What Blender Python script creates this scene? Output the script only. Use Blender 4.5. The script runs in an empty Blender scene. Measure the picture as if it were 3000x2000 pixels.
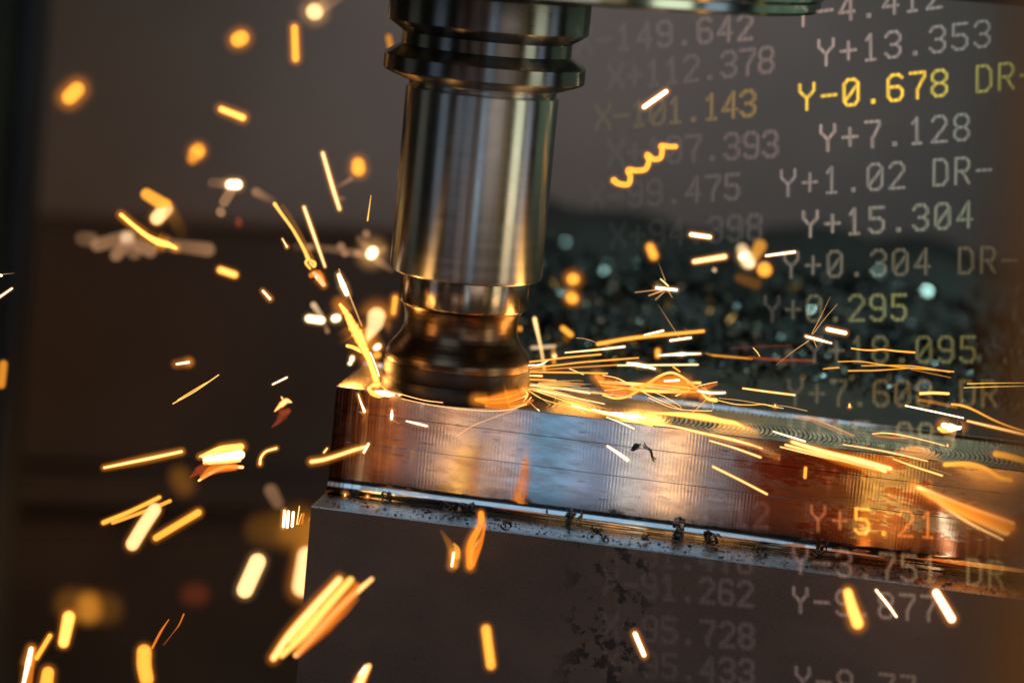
import bpy, bmesh, math, random
import numpy as np
from mathutils import Vector, Matrix

scene = bpy.context.scene
COL = scene.collection
R = math.radians
rnd = random.Random(7)

# ------------------------------------------------------------------ camera
PITCH, ROLL, DIST, LENS = R(9.6), R(5.45), 0.9, 100.0
PX = LENS / 36 * 3000
FWD = Vector((0, math.cos(PITCH), -math.sin(PITCH)))
RT0 = Vector((1, 0, 0)); UP0 = RT0.cross(FWD)
RT = RT0 * math.cos(ROLL) + UP0 * math.sin(ROLL)
UP = -RT0 * math.sin(ROLL) + UP0 * math.cos(ROLL)
def ray(x, y):
    return FWD + RT * ((x - 1500) / PX) + UP * ((1000 - y) / PX)
CAM = -ray(1332, 1154) * DIST                   # the tool's foot (world origin) stands where the photo shows it
cd = bpy.data.cameras.new("camera"); cam = bpy.data.objects.new("camera", cd); COL.objects.link(cam)
cam.matrix_world = Matrix(((RT.x, UP.x, -FWD.x, CAM.x), (RT.y, UP.y, -FWD.y, CAM.y), (RT.z, UP.z, -FWD.z, CAM.z), (0, 0, 0, 1)))
cd.lens = LENS; cd.sensor_width = 36; cd.clip_start = 0.01; cd.clip_end = 20
cd.dof.use_dof = True; cd.dof.focus_distance = 0.872; cd.dof.aperture_fstop = 5.6
scene.camera = cam
def at(x, y, d):                                 # a photo pixel at depth d (metres along the view) as a point in the place
    return CAM + ray(x, y) * d

# ------------------------------------------------------------------ world and render
w = bpy.data.worlds.new("World"); scene.world = w; w.use_nodes = True
w.node_tree.nodes["Background"].inputs[0].default_value = (0.55, 0.62, 0.6, 1)
w.node_tree.nodes["Background"].inputs[1].default_value = 0.012
scene.view_settings.view_transform = 'Standard'; scene.view_settings.look = 'None'
scene.view_settings.exposure = 0; scene.view_settings.gamma = 1
scene.cycles.use_denoising = True
scene.cycles.sample_clamp_indirect = 2.0
scene.cycles.max_bounces = 6; scene.cycles.transparent_max_bounces = 40
scene.cycles.caustics_reflective = False; scene.cycles.caustics_refractive = False

# ------------------------------------------------------------------ lamps
def area(name, loc, target, sx, sy, rad, col, spread=180):
    ld = bpy.data.lights.new(name, 'AREA'); ld.shape = 'RECTANGLE'; ld.size = sx; ld.size_y = sy
    ld.energy = 2.2 * rad * math.pi * sx * sy; ld.color = col; ld.spread = R(spread)
    o = bpy.data.objects.new(name, ld); COL.objects.link(o); o.location = loc
    o.rotation_euler = (Vector(target) - Vector(loc)).to_track_quat('-Z', 'Y').to_euler()
    return o
def ring_lamp(az, el, dist, wdeg, h, rad, col, c=(0, 0, 0.05), name="reflection_strip"):
    a, e = R(az), R(el)                          # az 0 = towards the camera, positive = camera right
    p = Vector((math.sin(a) * math.cos(e), -math.cos(a) * math.cos(e), math.sin(e))) * dist + Vector(c)
    return area(name, p, c, dist * R(wdeg), h, rad, col)
# light strips added out of view for the turned shank to mirror
ring_lamp(7, -4, 1.3, 8, 1.0, 0.5, (0.62, 0.8, 1.0))
ring_lamp(24, -4, 1.3, 12, 1.0, 0.07, (0.9, 0.65, 0.3))
ring_lamp(40, -4, 1.3, 10, 1.0, 0.13, (1.0, 0.72, 0.38))
ring_lamp(62, -3, 1.2, 15, 1.0, 0.75, (0.93, 1.0, 0.72))
ring_lamp(80, -3, 1.2, 10, 1.0, 0.28, (0.62, 0.8, 1.0))
ring_lamp(118, 0, 1.2, 40, 0.9, 0.085, (0.6, 0.9, 0.6))
ring_lamp(-30, -4, 1.3, 9, 1.0, 0.05, (0.9, 0.6, 0.55))
ring_lamp(-55, -3, 1.2, 13, 1.0, 0.13, (0.62, 0.8, 1.0))
ring_lamp(-92, -3, 1.2, 16, 1.0, 0.05, (0.8, 0.85, 0.7))
# unseen coloured light strips added in front so the milled side mirrors bands (low, a little to the left)
for x0, x1, rad, col in ((980, 1110, .3, (1, .4, .12)), (1110, 1215, .10, (.8, .7, .8)), (1220, 1300, .8, (1.0, .62, .38)), (1300, 1345, .30, (1, .72, .62)), (1345, 1402, .16, (.6, .8, 1)), (1404, 1445, 1.1, (1, .62, .4)),
                         (1450, 1560, .36, (.42, .72, .95)), (1562, 1650, .40, (.52, .76, .95)), (1652, 1705, .36, (.8, .82, .95)), (1708, 1790, .16, (.45, .65, 1.0)), (1792, 1850, .85, (1, .88, .74)), (1852, 1900, .20, (.5, .68, 1)),
                         (1902, 1975, 1.5, (1, .64, .36)), (1980, 2140, .17, (.9, .82, .82)), (2142, 2330, .08, (1, .3, .07)), (2332, 2520, .11, (1, .34, .08)), (2522, 2625, .85, (1, .6, .2)), (2630, 3000, .17, (1, .55, .26))):
    xa, xb = -.437 + (x0 - 1000) * .000251, -.437 + (x1 - 1000) * .000251
    area("reflection_strip", ((xa + xb) / 2, -1.17, -.245), ((xa + xb) / 2, 0, -.245), xb - xa, .15, 1.35 * rad * (.76 if 1300 < x0 < 1860 else .8), tuple(c ** 1.5 for c in col))
# unseen helper lights added above, in front and behind, and the lamp that washes the rear wall
area("overhead_helper", (0.2, 0.4, 0.75), (0.12, 0.24, 0), 0.1, 0.06, 5.0, (0.66, 1.0, 0.95), 50)
area("overhead_helper", (-0.35, -0.9, 0.75), (0.05, 0.0, -0.05), 0.6, 0.7, 0.42, (0.52, 0.78, 1.0))
area("front_fill", (0.5, -1.1, 0.25), (0.05, 0.0, -0.06), 0.5, 0.5, 0.36, (1.0, 0.86, 0.8))
area("rear_fill", (0.05, 0.52, 0.22), (0.05, 0.0, -0.03), 0.9, 0.12, 0.03, (0.9, 0.8, 0.6))
def spot(name, loc, target, energy, col, ang, blend=1.0, rad=0.05):
    ld = bpy.data.lights.new(name, 'SPOT'); ld.energy = energy; ld.color = col; ld.spot_size = R(ang); ld.spot_blend = blend; ld.shadow_soft_size = rad
    o = bpy.data.objects.new(name, ld); COL.objects.link(o); o.location = loc
    o.rotation_euler = (Vector(target) - Vector(loc)).to_track_quat('-Z', 'Y').to_euler(); return o
spot("wall_lamp", (0.09, 0.3, 0.4), (0.07, 0.66, 0.07), 2.25, (1.0, 0.87, 0.83), 58)
def glow_lamp(p, e, col=(1, 0.5, 0.12), r=0.004):
    ld = bpy.data.lights.new("spark_light", 'POINT'); ld.energy = e; ld.color = col; ld.shadow_soft_size = r
    o = bpy.data.objects.new("spark_light", ld); COL.objects.link(o); o.location = p
# the light of the hot sparks themselves, where the cutter throws them
glow_lamp(at(1030, 1075, 0.9), 0.03)
glow_lamp(at(1000, 985, 0.865), 0.010, r=.006)
glow_lamp(at(1690, 1120, 0.905), 0.018, r=.009)
glow_lamp(at(1890, 1158, 0.897), 0.045, r=.009)
glow_lamp(at(2160, 1205, 0.894), 0.010, r=.009)
glow_lamp(at(2690, 1305, 0.885), 0.011, (1, .42, .08), .009)
glow_lamp(at(2950, 1500, 0.80), 0.03, (1, .38, .06), .02)
glow_lamp(at(800, 1520, 1.3), 0.09, (1, .4, .08), .02)
glow_lamp(at(300, 1760, 1.25), 0.16, (1, .36, .06), .02)

# ------------------------------------------------------------------ helpers
def link(name, me, mats, parent=None):
    o = bpy.data.objects.new(name, me); COL.objects.link(o)
    for m in (mats if isinstance(mats, (list, tuple)) else [mats]): me.materials.append(m)
    if parent: o.parent = parent
    return o
def empty(name, label, cat, loc=(0, 0, 0), rz=0, group=None):
    o = bpy.data.objects.new(name, None); COL.objects.link(o); o.empty_display_size = .01
    o.location = loc; o.rotation_euler = (0, 0, rz); return tag(o, label, cat, group)
def tag(o, label=None, cat=None, group=None, kind=None):
    for k, v in (('label', label), ('category', cat), ('group', group), ('kind', kind)):
        if v: o[k] = v
    return o
def mesh(name, verts, faces, smooth=None):
    me = bpy.data.meshes.new(name); me.from_pydata([tuple(v) for v in verts], [], faces); me.update()
    if smooth is not None:
        for p in me.polygons: p.use_smooth = True
        me.set_sharp_from_angle(angle=R(smooth))
    return me
def lathe(name, prof, mat, parent, seg=160, smooth=28):
    n = len(prof); V = []; F = []
    for r, z in prof:
        for i in range(seg):
            a = 2 * math.pi * i / seg; V.append((r * math.cos(a), r * math.sin(a), z))
    for k in range(n - 1):
        for i in range(seg):
            j = (i + 1) % seg; F.append((k * seg + i, k * seg + j, (k + 1) * seg + j, (k + 1) * seg + i))
    F.append(tuple(reversed(range(seg)))); F.append(tuple((n - 1) * seg + i for i in range(seg)))
    return link(name, mesh(name, V, F, smooth), mat, parent)
def prism(name, prof, x0, x1, mats, parent=None, smooth=30, pick=None, nx=1):
    """profile (y, z) extruded along x; profile runs counter-clockwise seen from +x"""
    n = len(prof); V = []; F = []
    for k in range(nx + 1):
        x = x0 + (x1 - x0) * k / nx
        V += [(x, y, z) for y, z in prof]
    for k in range(nx):
        for i in range(n):
            j = (i + 1) % n; F.append((k * n + i, (k + 1) * n + i, (k + 1) * n + j, k * n + j))
    F.append(tuple(range(n))); F.append(tuple(reversed([nx * n + i for i in range(n)])))
    me = mesh(name, V, F)
    bm = bmesh.new(); bm.from_mesh(me); bmesh.ops.recalc_face_normals(bm, faces=bm.faces)
    if pick:
        for f in bm.faces: f.material_index = pick(f.normal, f.calc_center_median())
    bm.to_mesh(me); bm.free()
    for p in me.polygons: p.use_smooth = True
    me.set_sharp_from_angle(angle=R(smooth))
    return link(name, me, mats, parent)
def box(name, lo, hi, mat, parent=None, bev=0.001):
    bm = bmesh.new(); bmesh.ops.create_cube(bm, size=1)
    for v in bm.verts: v.co = Vector([lo[i] + (v.co[i] + .5) * (hi[i] - lo[i]) for i in range(3)])
    if bev: bmesh.ops.bevel(bm, geom=bm.edges[:], offset=bev, segments=2, affect='EDGES')
    me = bpy.data.meshes.new(name); bm.to_mesh(me); bm.free()
    for p in me.polygons: p.use_smooth = True
    me.set_sharp_from_angle(angle=R(35))
    return link(name, me, mat, parent)

# ------------------------------------------------------------------ materials
class NT:
    def __init__(s, name):
        s.m = bpy.data.materials.new(name); s.m.use_nodes = True; s.t = s.m.node_tree; s.t.nodes.clear()
        s.out = s.t.nodes.new('ShaderNodeOutputMaterial')
    def n(s, typ, **kw):
        x = s.t.nodes.new(typ)
        for k, v in kw.items():
            if k.startswith('i_'): x.inputs[k[2:].replace('_', ' ')].default_value = v
            else: setattr(x, k, v)
        return x
    def l(s, a, b): s.t.links.new(a, b)
    def math(s, op, a, b=None, c=None):
        x = s.t.nodes.new('ShaderNodeMath'); x.operation = op
        for i, v in enumerate((a, b, c)):
            if v is None: continue
            if isinstance(v, (int, float)): x.inputs[i].default_value = v
            else: s.l(v, x.inputs[i])
        return x.outputs[0]
    def coords(s, scale=(1, 1, 1), loc=(0, 0, 0), kind='Object'):
        tc = s.n('ShaderNodeTexCoord'); mp = s.n('ShaderNodeMapping'); mp.inputs['Scale'].default_value = scale; mp.inputs['Location'].default_value = loc
        s.l(tc.outputs[kind], mp.inputs[0]); return mp.outputs[0]
    def noise(s, vec, scale, detail=3, rough=.55):
        x = s.n('ShaderNodeTexNoise'); x.inputs['Scale'].default_value = scale; x.inputs['Detail'].default_value = detail; x.inputs['Roughness'].default_value = rough
        s.l(vec, x.inputs['Vector']); return x.outputs['Fac']
    def ramp(s, fac, stops, interp='LINEAR'):
        x = s.n('ShaderNodeValToRGB'); cr = x.color_ramp; cr.interpolation = interp
        while len(cr.elements) < len(stops): cr.elements.new(.5)
        for e, (p, c) in zip(cr.elements, stops):
            e.position = p; e.color = (c if len(c) == 4 else (*c, 1)) if isinstance(c, tuple) else (c, c, c, 1)
        s.l(fac, x.inputs[0]); return x.outputs[0]
    def rng(s, v, a, b, c=0., d=1., smooth=True):
        x = s.n('ShaderNodeMapRange'); x.interpolation_type = 'SMOOTHSTEP' if smooth else 'LINEAR'
        for k, q in zip((1, 2, 3, 4), (a, b, c, d)): x.inputs[k].default_value = q
        s.l(v, x.inputs[0]); return x.outputs[0]
    def mix(s, f, a, b):
        x = s.n('ShaderNodeMix'); x.data_type = 'RGBA'
        for i, v in ((0, f), (6, a), (7, b)):
            if isinstance(v, (int, float)): x.inputs[i].default_value = v
            elif isinstance(v, tuple): x.inputs[i].default_value = (*v, 1)
            else: s.l(v, x.inputs[i])
        return x.outputs[2]
    def bsdf(s, **kw):
        p = s.n('ShaderNodeBsdfPrincipled')
        for k, v in kw.items():
            k = k.replace('_', ' ')
            if hasattr(v, 'is_linked'): s.l(v, p.inputs[k])
            else: p.inputs[k].default_value = (*v, 1) if isinstance(v, tuple) else v
        s.l(p.outputs[0], s.out.inputs[0]); return p
    def bump(s, p, h, strength, dist):
        b = s.n('ShaderNodeBump'); b.inputs['Strength'].default_value = strength; b.inputs['Distance'].default_value = dist
        s.l(h, b.inputs['Height']); s.l(b.outputs[0], p.inputs['Normal']); return b

def turned_metal(name, base, rough, aniso, stain=None, ring=1.0):
    t = NT(name)
    fine = t.noise(t.coords((30, 30, 7000)), 1.0, 2)
    mid = t.noise(t.coords((25, 25, 700)), 1.0, 3)
    cl = t.noise(t.coords((1, 1, 1)), 90, 4)
    rough_s = t.rng(t.math('ADD', t.math('MULTIPLY', mid, .5), t.math('MULTIPLY', cl, .5)), .3, .7, rough * .88, rough * 1.15)
    c = t.mix(t.rng(mid, .35, .65), tuple(x * .92 for x in base), base)
    if stain: c = t.mix(t.rng(cl, .42, .66, 0, .8), c, stain)
    p = t.bsdf(Base_Color=c, Metallic=1.0, Roughness=rough_s, Anisotropic=aniso, Anisotropic_Rotation=.25)
    tg = t.n('ShaderNodeTangent'); tg.direction_type = 'RADIAL'; tg.axis = 'Z'; t.l(tg.outputs[0], p.inputs['Tangent'])
    t.bump(p, fine, .12 * ring, 0.00001)
    return t.m
M = {}
M['shank'] = turned_metal('turned_steel', (.6, .59, .57), .31, .92)
M['flange'] = turned_metal('flange_steel', (.26, .255, .25), .29, .9)
M['collar'] = turned_metal('collar_steel', (.5, .4, .31), .22, .6, (.3, .17, .09))
M['neck'] = turned_metal('burnished_steel', (.19, .115, .07), .3, .4, (.11, .065, .04), .6)
M['cutter'] = turned_metal('hot_worn_steel', (.095, .07, .06), .5, .6, (.06, .042, .034), 2)
M['spindle'] = turned_metal('spindle_steel', (.5, .55, .5), .16, .5)

def milled_front():
    t = NT('milled_steel')
    tc = t.n('ShaderNodeTexCoord'); sp = t.n('ShaderNodeSeparateXYZ'); t.l(tc.outputs['Object'], sp.inputs[0]); X, Y, Z = sp.outputs
    geo = t.n('ShaderNodeNewGeometry'); vt = t.n('ShaderNodeVectorTransform'); vt.vector_type = 'NORMAL'; vt.convert_from = 'WORLD'; vt.convert_to = 'OBJECT'
    t.l(geo.outputs['Normal'], vt.inputs[0]); ns = t.n('ShaderNodeSeparateXYZ'); t.l(vt.outputs[0], ns.inputs[0]); top = t.math('MULTIPLY', t.rng(ns.outputs[2], .6, .8), t.rng(Z, -.006, -.004))
    # front: upright mill ridges in patches, fine level brushing
    patch = t.noise(t.coords((60, 1, 60)), 1.0, 2); wob = t.noise(t.coords((120, 1, 330)), 1.0, 3)
    rid = t.math('SINE', t.math('ADD', t.math('MULTIPLY', X, 2 * math.pi / .00105), t.math('MULTIPLY', wob, 3.2)))
    zl = t.math('FRACT', t.math('DIVIDE', t.math('ADD', Z, .0004), .0087)); near = t.rng(zl, .0, .9, .45, 1)
    rid = t.math('MULTIPLY', rid, t.math('MULTIPLY', near, t.rng(patch, .4, .6, .1, 1)))
    grit = t.noise(t.coords((1600, 1, 1900)), 1.0, 2); wave = t.noise(t.coords((75, 1, 9)), 1.0, 2); col_ = t.noise(t.coords((700, 1, 45)), 1.0, 2)
    hf = t.math('ADD', t.math('ADD', t.math('MULTIPLY', rid, .17), t.math('MULTIPLY', col_, .26)), t.math('ADD', t.math('MULTIPLY', grit, .14), t.math('MULTIPLY', wave, .16)))
    # top: crescent feed marks of the cutter
    yy = t.math('SUBTRACT', Y, .0125); arc = t.math('SQRT', t.math('MAXIMUM', t.math('SUBTRACT', .0236 ** 2, t.math('MULTIPLY', yy, yy)), 1e-6))
    feed = t.math('SINE', t.math('MULTIPLY', t.math('SUBTRACT', X, arc), 2 * math.pi / .0015))
    feed2 = t.math('SINE', t.math('MULTIPLY', t.math('ADD', X, arc), 2 * math.pi / .0021))
    ht = t.math('ADD', t.math('ADD', feed, t.math('MULTIPLY', feed2, .4)), t.math('MULTIPLY', t.noise(t.coords((60, 900, 1)), 1, 3), 1.5))
    h = t.mix(top, hf, ht)
    # colour: bare steel, brown stain, copper reflections put in as warm tint, streaks of old coolant near the left end
    blot = t.noise(t.coords((26, 1, 90)), 1.0, 5, .65); strk = t.noise(t.coords((420, 1, 16)), 1.0, 3)
    left = t.rng(X, .004, .026, 1, 0)
    steel = t.mix(t.rng(blot, .46, .62), (.60, .62, .65), (.49, .45, .43))
    brown = t.math('MULTIPLY', t.rng(strk, .44, .56), left)
    c = t.mix(t.math('MULTIPLY', brown, .85), steel, (.26, .1, .045))
    c = t.mix(t.math('MULTIPLY', t.rng(X, 0, .007, 1, 0), .6), c, (.2, .07, .03))
    rs = t.math('MULTIPLY', t.rng(X, .105, .14), t.rng(t.math('ADD', blot, t.math('MULTIPLY', t.noise(t.coords((300, 1, 900)), 1, 3), .35)), .62, .7, 1, 0))
    c = t.mix(t.math('MULTIPLY', rs, .8), c, (.42, .14, .045))  # warm reflections at the right end put into the colour
    sm = t.noise(t.coords((110, 1, 900)), 1.0, 4); c = t.mix(t.rng(sm, .6, .7, 0, .6), c, (.19, .17, .17))
    ct = t.mix(t.rng(t.noise(t.coords((40, 300, 1)), 1, 3), .4, .65), (.36, .27, .18), (.2, .145, .095))  # gold of the spark light put into the top's colour
    c = t.mix(top, c, ct)
    t_str = .2
    p = t.bsdf(Base_Color=c, Metallic=1.0, Roughness=t.math('ADD', t.rng(t.noise(t.coords((120, 1, 400)), 1, 3), .3, .7, .075, .12), t.math('MULTIPLY', top, .27)), Anisotropic=.9)
    tg = t.n('ShaderNodeTangent'); tg.direction_type = 'RADIAL'; tg.axis = 'X'; t.l(tg.outputs[0], p.inputs['Tangent'])
    bn = t.bump(p, h, .07, .00006); t.l(t.math('ADD', t.math('MULTIPLY', top, .5), .075), bn.inputs['Strength'])
    return t.m
M['milled'] = milled_front()
def ledge_mat():
    t = NT('ledge_steel')
    feed = t.noise(t.coords((500, 40, 1)), 1.0, 3); dirt = t.noise(t.coords((260, 260, 1)), 1.0, 5, .7)
    c = t.mix(t.rng(dirt, .55, .66, 0, .75), (.55, .55, .56), (.12, .1, .09))
    p = t.bsdf(Base_Color=c, Metallic=1.0, Roughness=t.rng(dirt, .35, .7, .24, .42))
    t.bump(p, t.math('ADD', feed, t.math('MULTIPLY', dirt, .6)), .3, .00004); return t.m
M['ledge'] = ledge_mat()
def dark_face():
    t = NT('oiled_dark_steel')
    tc = t.n('ShaderNodeTexCoord'); sp = t.n('ShaderNodeSeparateXYZ'); t.l(tc.outputs['Object'], sp.inputs[0]); X, Y, Z = sp.outputs
    cl = t.noise(t.coords((18, 1, 26)), 1.0, 4); gr = t.noise(t.coords((900, 900, 1400)), 1.0, 3); sp2 = t.noise(t.coords((150, 1, 150), (3, 0, 1)), 1.0, 5, .65)
    band = t.math('MULTIPLY', t.rng(X, .077, .089), t.rng(X, .103, .112, 1, 0))
    drop = t.math('MULTIPLY', band, t.rng(t.math('ADD', sp2, t.math('MULTIPLY', Z, -1.0)), .585, .625))
    few = t.rng(t.noise(t.coords((420, 1, 420), (7, 0, 2)), 1, 2), .73, .76)
    c = t.mix(t.rng(cl, .35, .65), (.112, .077, .064), (.165, .112, .092))
    c = t.mix(t.rng(gr, .35, .65, 0, .35), c, (.16, .135, .13))
    c = t.mix(t.math('MAXIMUM', t.math('MULTIPLY', drop, .85), few), c, (.022, .018, .017))
    p = t.bsdf(Base_Color=c, Metallic=.25, Roughness=.55)
    t.bump(p, t.math('ADD', gr, t.noise(t.coords((30, 1, 700)), 1, 3)), .3, .00006); return t.m
M['dark'] = dark_face()
def simple(name, c1, c2, scale, rough, metal=0., bump=0, sc=(1, 1, 1)):
    t = NT(name); nz = t.noise(t.coords(sc), scale, 4)
    p = t.bsdf(Base_Color=t.mix(t.rng(nz, .35, .65), c1, c2), Metallic=metal, Roughness=rough)
    if bump: t.bump(p, nz, .4, bump)
    return t.m
M['wall'] = simple('painted_sheet_metal', (.28, .258, .26), (.315, .288, .288), 14, .55, 0)
M['recess'] = simple('grey_cover_plate', (.085, .07, .064), (.115, .094, .085), 9, .55, .0)
M['floor'] = simple('oily_tray', (.06, .045, .038), (.09, .068, .056), 12, .45, .0)
M['green'] = simple('dark_green_paint', (.02, .032, .018), (.03, .045, .026), 20, .5)
M['blue'] = simple('dark_blue_seal', (.02, .03, .042), (.03, .042, .055), 20, .5)
M['black'] = simple('black_paint', (.012, .012, .013), (.02, .02, .02), 20, .5)
M['post'] = simple('warm_blur_orange', (.62, .2, .035), (.55, .17, .03), 15, .85)  # warm glow at the right edge put into the post's colour
M['plate'] = simple('oiled_olive_plate', (.036, .031, .017), (.058, .05, .029), 60, .6, .0, .00005)
M['bed'] = simple('chip_bed', (.008, .01, .008), (.02, .02, .016), 120, .7, .0, .001)
def chip_mat():
    t = NT('chip_steel'); ob = t.n('ShaderNodeTexCoord'); nz = t.noise(t.coords(), 900, 3)
    t.bsdf(Base_Color=t.mix(t.rng(nz, .35, .65), (.07, .06, .055), (.25, .23, .21)), Metallic=1.0, Roughness=.28); return t.m
M['chip'] = chip_mat()
M['heapchip'] = simple('pile_chip_steel', (.05, .06, .056), (.24, .29, .28), 300, .2, 1.0)
M['fleck'] = simple('dark_fleck', (.03, .026, .022), (.06, .05, .04), 400, .5, .5)

# ------------------------------------------------------------------ setting: machine interior
def on_y(x, y, Y):
    r = ray(x, y); return CAM + r * ((Y - CAM.y) / r.y)
WA = R(16.1)
wallroot = empty('enclosure_wall', 'grey painted machine enclosure wall out of focus behind the cutting tool', 'wall', (-0.2403, 0.6, -0.04), WA)
box('upper_panel', (-.35, 0, .0), (1.1, .03, .75), M['wall'], wallroot, .004)
box('recess_panel', (-.35, .012, -.19), (1.1, .04, -.002), M['recess'], wallroot, .002)
cover = empty('way_cover', 'dark stepped guard cover low behind the workpiece on the left', 'cover', (-0.2403, 0.6, -0.04), WA)
box('cover_plate', (-.35, -.012, -.155), (1.1, .05, -.135), M['recess'], cover, .004)
box('cover_plate', (-.35, -.04, -.3), (1.1, .02, -.156), M['floor'], cover, .006)
fl = box('floor', (-1.2, -1.4, -.36), (1.4, .75, -.33), M['floor'], None, 0); tag(fl, kind='structure')
post = empty('door_pillar', 'dark green upright pillar with blue seal at the far left edge', 'pillar')
x0 = on_y(10, 1000, .38).x
box('pillar_body', (x0 - .09, .36, -.33), (x0 - .001, .42, .6), M['green'], post, .004)
box('seal_strip', (x0, .37, -.33), (x0 + .007, .41, .6), M['blue'], post, .002)
post.rotation_euler = (0, 0, 0)
hdr = empty('door_header', 'black header bar out of focus in the top right corner', 'header')
h0 = on_y(2480, 12, -.05); h1 = on_y(3000, 58, -.05)
hb = box('header_bar', (-.03, -.01, 0), (.2, .01, .06), M['black'], hdr, .003)
hb.location = h0 + Vector((0, 0, .004)); hb.rotation_euler = (0, -math.atan2(h1.z - h0.z, h1.x - h0.x), 0)
frame = empty('warm_blur_post', 'added orange post standing in for the warm blur at the right edge', 'post')
q0 = at(3330, 0, .3); q1 = at(3210, 2000, .3)
def cyl_between(name, a, b, r, mat, parent, seg=24):
    d = (b - a); L = d.length; V = []; F = []
    for k, z in enumerate((-.05, L + .05)):
        for i in range(seg):
            an = 2 * math.pi * i / seg; V.append((r * math.cos(an), r * math.sin(an), z))
    for i in range(seg):
        j = (i + 1) % seg; F.append((i, j, seg + j, seg + i))
    F += [tuple(reversed(range(seg))), tuple(range(seg, 2 * seg))]
    o = link(name, mesh(name, V, F, 40), mat, parent); o.location = a; o.rotation_euler = d.to_track_quat('Z', 'Y').to_euler(); return o
cyl_between('post_tube', q0, q1, .012, M['post'], frame)

# ------------------------------------------------------------------ workpiece
YAW = R(-8.4); ANCH = Vector((-0.0372, -0.0052, 0))
block = empty('steel_block', 'stepped steel block with bright milled side and dark lower face under the cutter', 'workpiece', ANCH, YAW)
fr = .0048
fillet = [(-fr + fr * math.sin(a) if False else -fr * (1 - math.cos(a)), -.034 + fr * (1 - math.sin(a))) for a in [math.pi / 2 * k / 6 for k in range(7)]]
fillet = [(-(fr - fr * math.cos(math.pi / 2 * k / 6)), -.034 + fr - fr * math.sin(math.pi / 2 * k / 6)) for k in range(7)]
prof = [(0.0002, -.0001), (0, -.0004), (0, -.0076), (.00012, -.0077), (-.0001, -.0078), (-.0001, -.0173), (.0001, -.0174), (-.0002, -.0175), (-.0002, -.034 + fr)] + \
       [(y - .0002, z) for y, z in fillet[1:]] + [(-.0050, -.0345), (.042, -.0345), (.042, .0012), (.0404, .0012), (.0398, .0001), (.0196, .0001), (.0192, .0)]
prism('milled_body', prof, 0, .36, M['milled'], block, 25)
prof2 = [(-.0219, -.0341), (-.0222, -.0345), (-.0222, -.16), (.042, -.16), (.042, -.0345), (-.0035, -.0345), (-.0035, -.0340)]
prism('base_body', prof2, 0, .36, [M['dark'], M['ledge']], block, 30, lambda n, c: 1 if n.z > .5 else 0)
BM = Matrix.Translation(ANCH) @ Matrix.Rotation(YAW, 4, 'Z')
def on_ledge(x, y, z=-.034):
    r = ray(x, y); return CAM + r * ((z - CAM.z) / r.z)

plate = empty('fixture_plate', 'oily olive plate behind the workpiece carrying the pile of chips', 'plate', ANCH, YAW)
def slab(name, poly, z0, z1, mat, parent):
    n = len(poly); V = [(x, y, z0) for x, y in poly] + [(x, y, z1) for x, y in poly]
    F = [tuple(reversed(range(n))), tuple(range(n, 2 * n))] + [(i, (i + 1) % n, n + (i + 1) % n, n + i) for i in range(n)]
    return link(name, mesh(name, V, F), mat, parent)
SX = lambda y: .052 - (y - .043) * .24
slab('plate_slab', [(SX(.0434), .0434), (.6, .0434), (.6, .5), (SX(.5), .5)], -.16, .0, M['plate'], plate)

# chips lying on that plate: one mass nobody could count
def heap_h(x, y):
    e = min(1, max(0, (x - SX(y)) / .03)) * min(1, max(0, (y - .115) / .08)) * min(1, max(0, (.56 - y) / .05))
    return .0006 + e * (.006 + .006 * math.sin(x * 37 + 1.3 * math.sin(y * 21)) * math.sin(y * 33 + 2) + .003 * math.sin(x * 91 + y * 60))
def curl(n, L, wd, turns, rad, rg):
    V = []
    for k in range(n + 1):
        a = turns * 2 * math.pi * k / n; rr = rad * (1 - .35 * k / n)
        p = Vector((rr * math.cos(a), rr * math.sin(a), L * k / n)); o = Vector((0.15 * math.cos(a), 0.15 * math.sin(a), 1)) * wd
        V += [p - o * .5, p + o * .5]
    return V, [(2 * k, 2 * k + 1, 2 * k + 3, 2 * k + 2) for k in range(n)]
V = []; F = []
g = 60
for i in range(g + 1):
    for j in range(g + 1):
        y = .1 + .39 * j / g; x = SX(y) + .002 + .55 * i / g; V.append((x, y, heap_h(x, y) - .0008))
for i in range(g):
    for j in range(g): F.append((i * (g + 1) + j, (i + 1) * (g + 1) + j, (i + 1) * (g + 1) + j + 1, i * (g + 1) + j + 1))
nb = len(F)
for k in range(4200):
    y = .088 + .24 * rnd.random() ** 1.1; x = SX(y) + rnd.random() * (.26 + .35 * (y - .08))
    edge = .098 + .012 * math.sin(x * 60) + .008 * math.sin(x * 137)
    if y < edge and rnd.random() < .93: continue
    s = rnd.uniform(.5, 1.5) * (1.0 if y > .13 else .8) * (1.5 if rnd.random() < .15 else 1)
    cv, cf = curl(4, .0015 * s, .0016 * s, rnd.uniform(.2, .8), .0016 * s, rnd)
    rot = Matrix.Rotation(rnd.uniform(0, 6.28), 3, 'Z') @ Matrix.Rotation(rnd.uniform(0, 3.14), 3, 'X') @ Matrix.Rotation(rnd.uniform(0, 6.28), 3, 'Z')
    b = Vector((x, y, heap_h(x, y) + rnd.uniform(.0005, .0035) * (1 if y > .12 else .7))); i0 = len(V)
    V += [rot @ v + b for v in cv]; F += [tuple(i0 + q for q in f) for f in cf]
me = mesh('chip_pile', V, F)
for p in me.polygons: p.material_index = 0 if p.index < nb else 1
heap = link('chip_pile', me, [M['bed'], M['heapchip']]); heap.matrix_world = BM
tag(heap, 'dark glinting pile of metal shavings on the plate behind the workpiece', 'metal shavings', kind='stuff')

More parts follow.
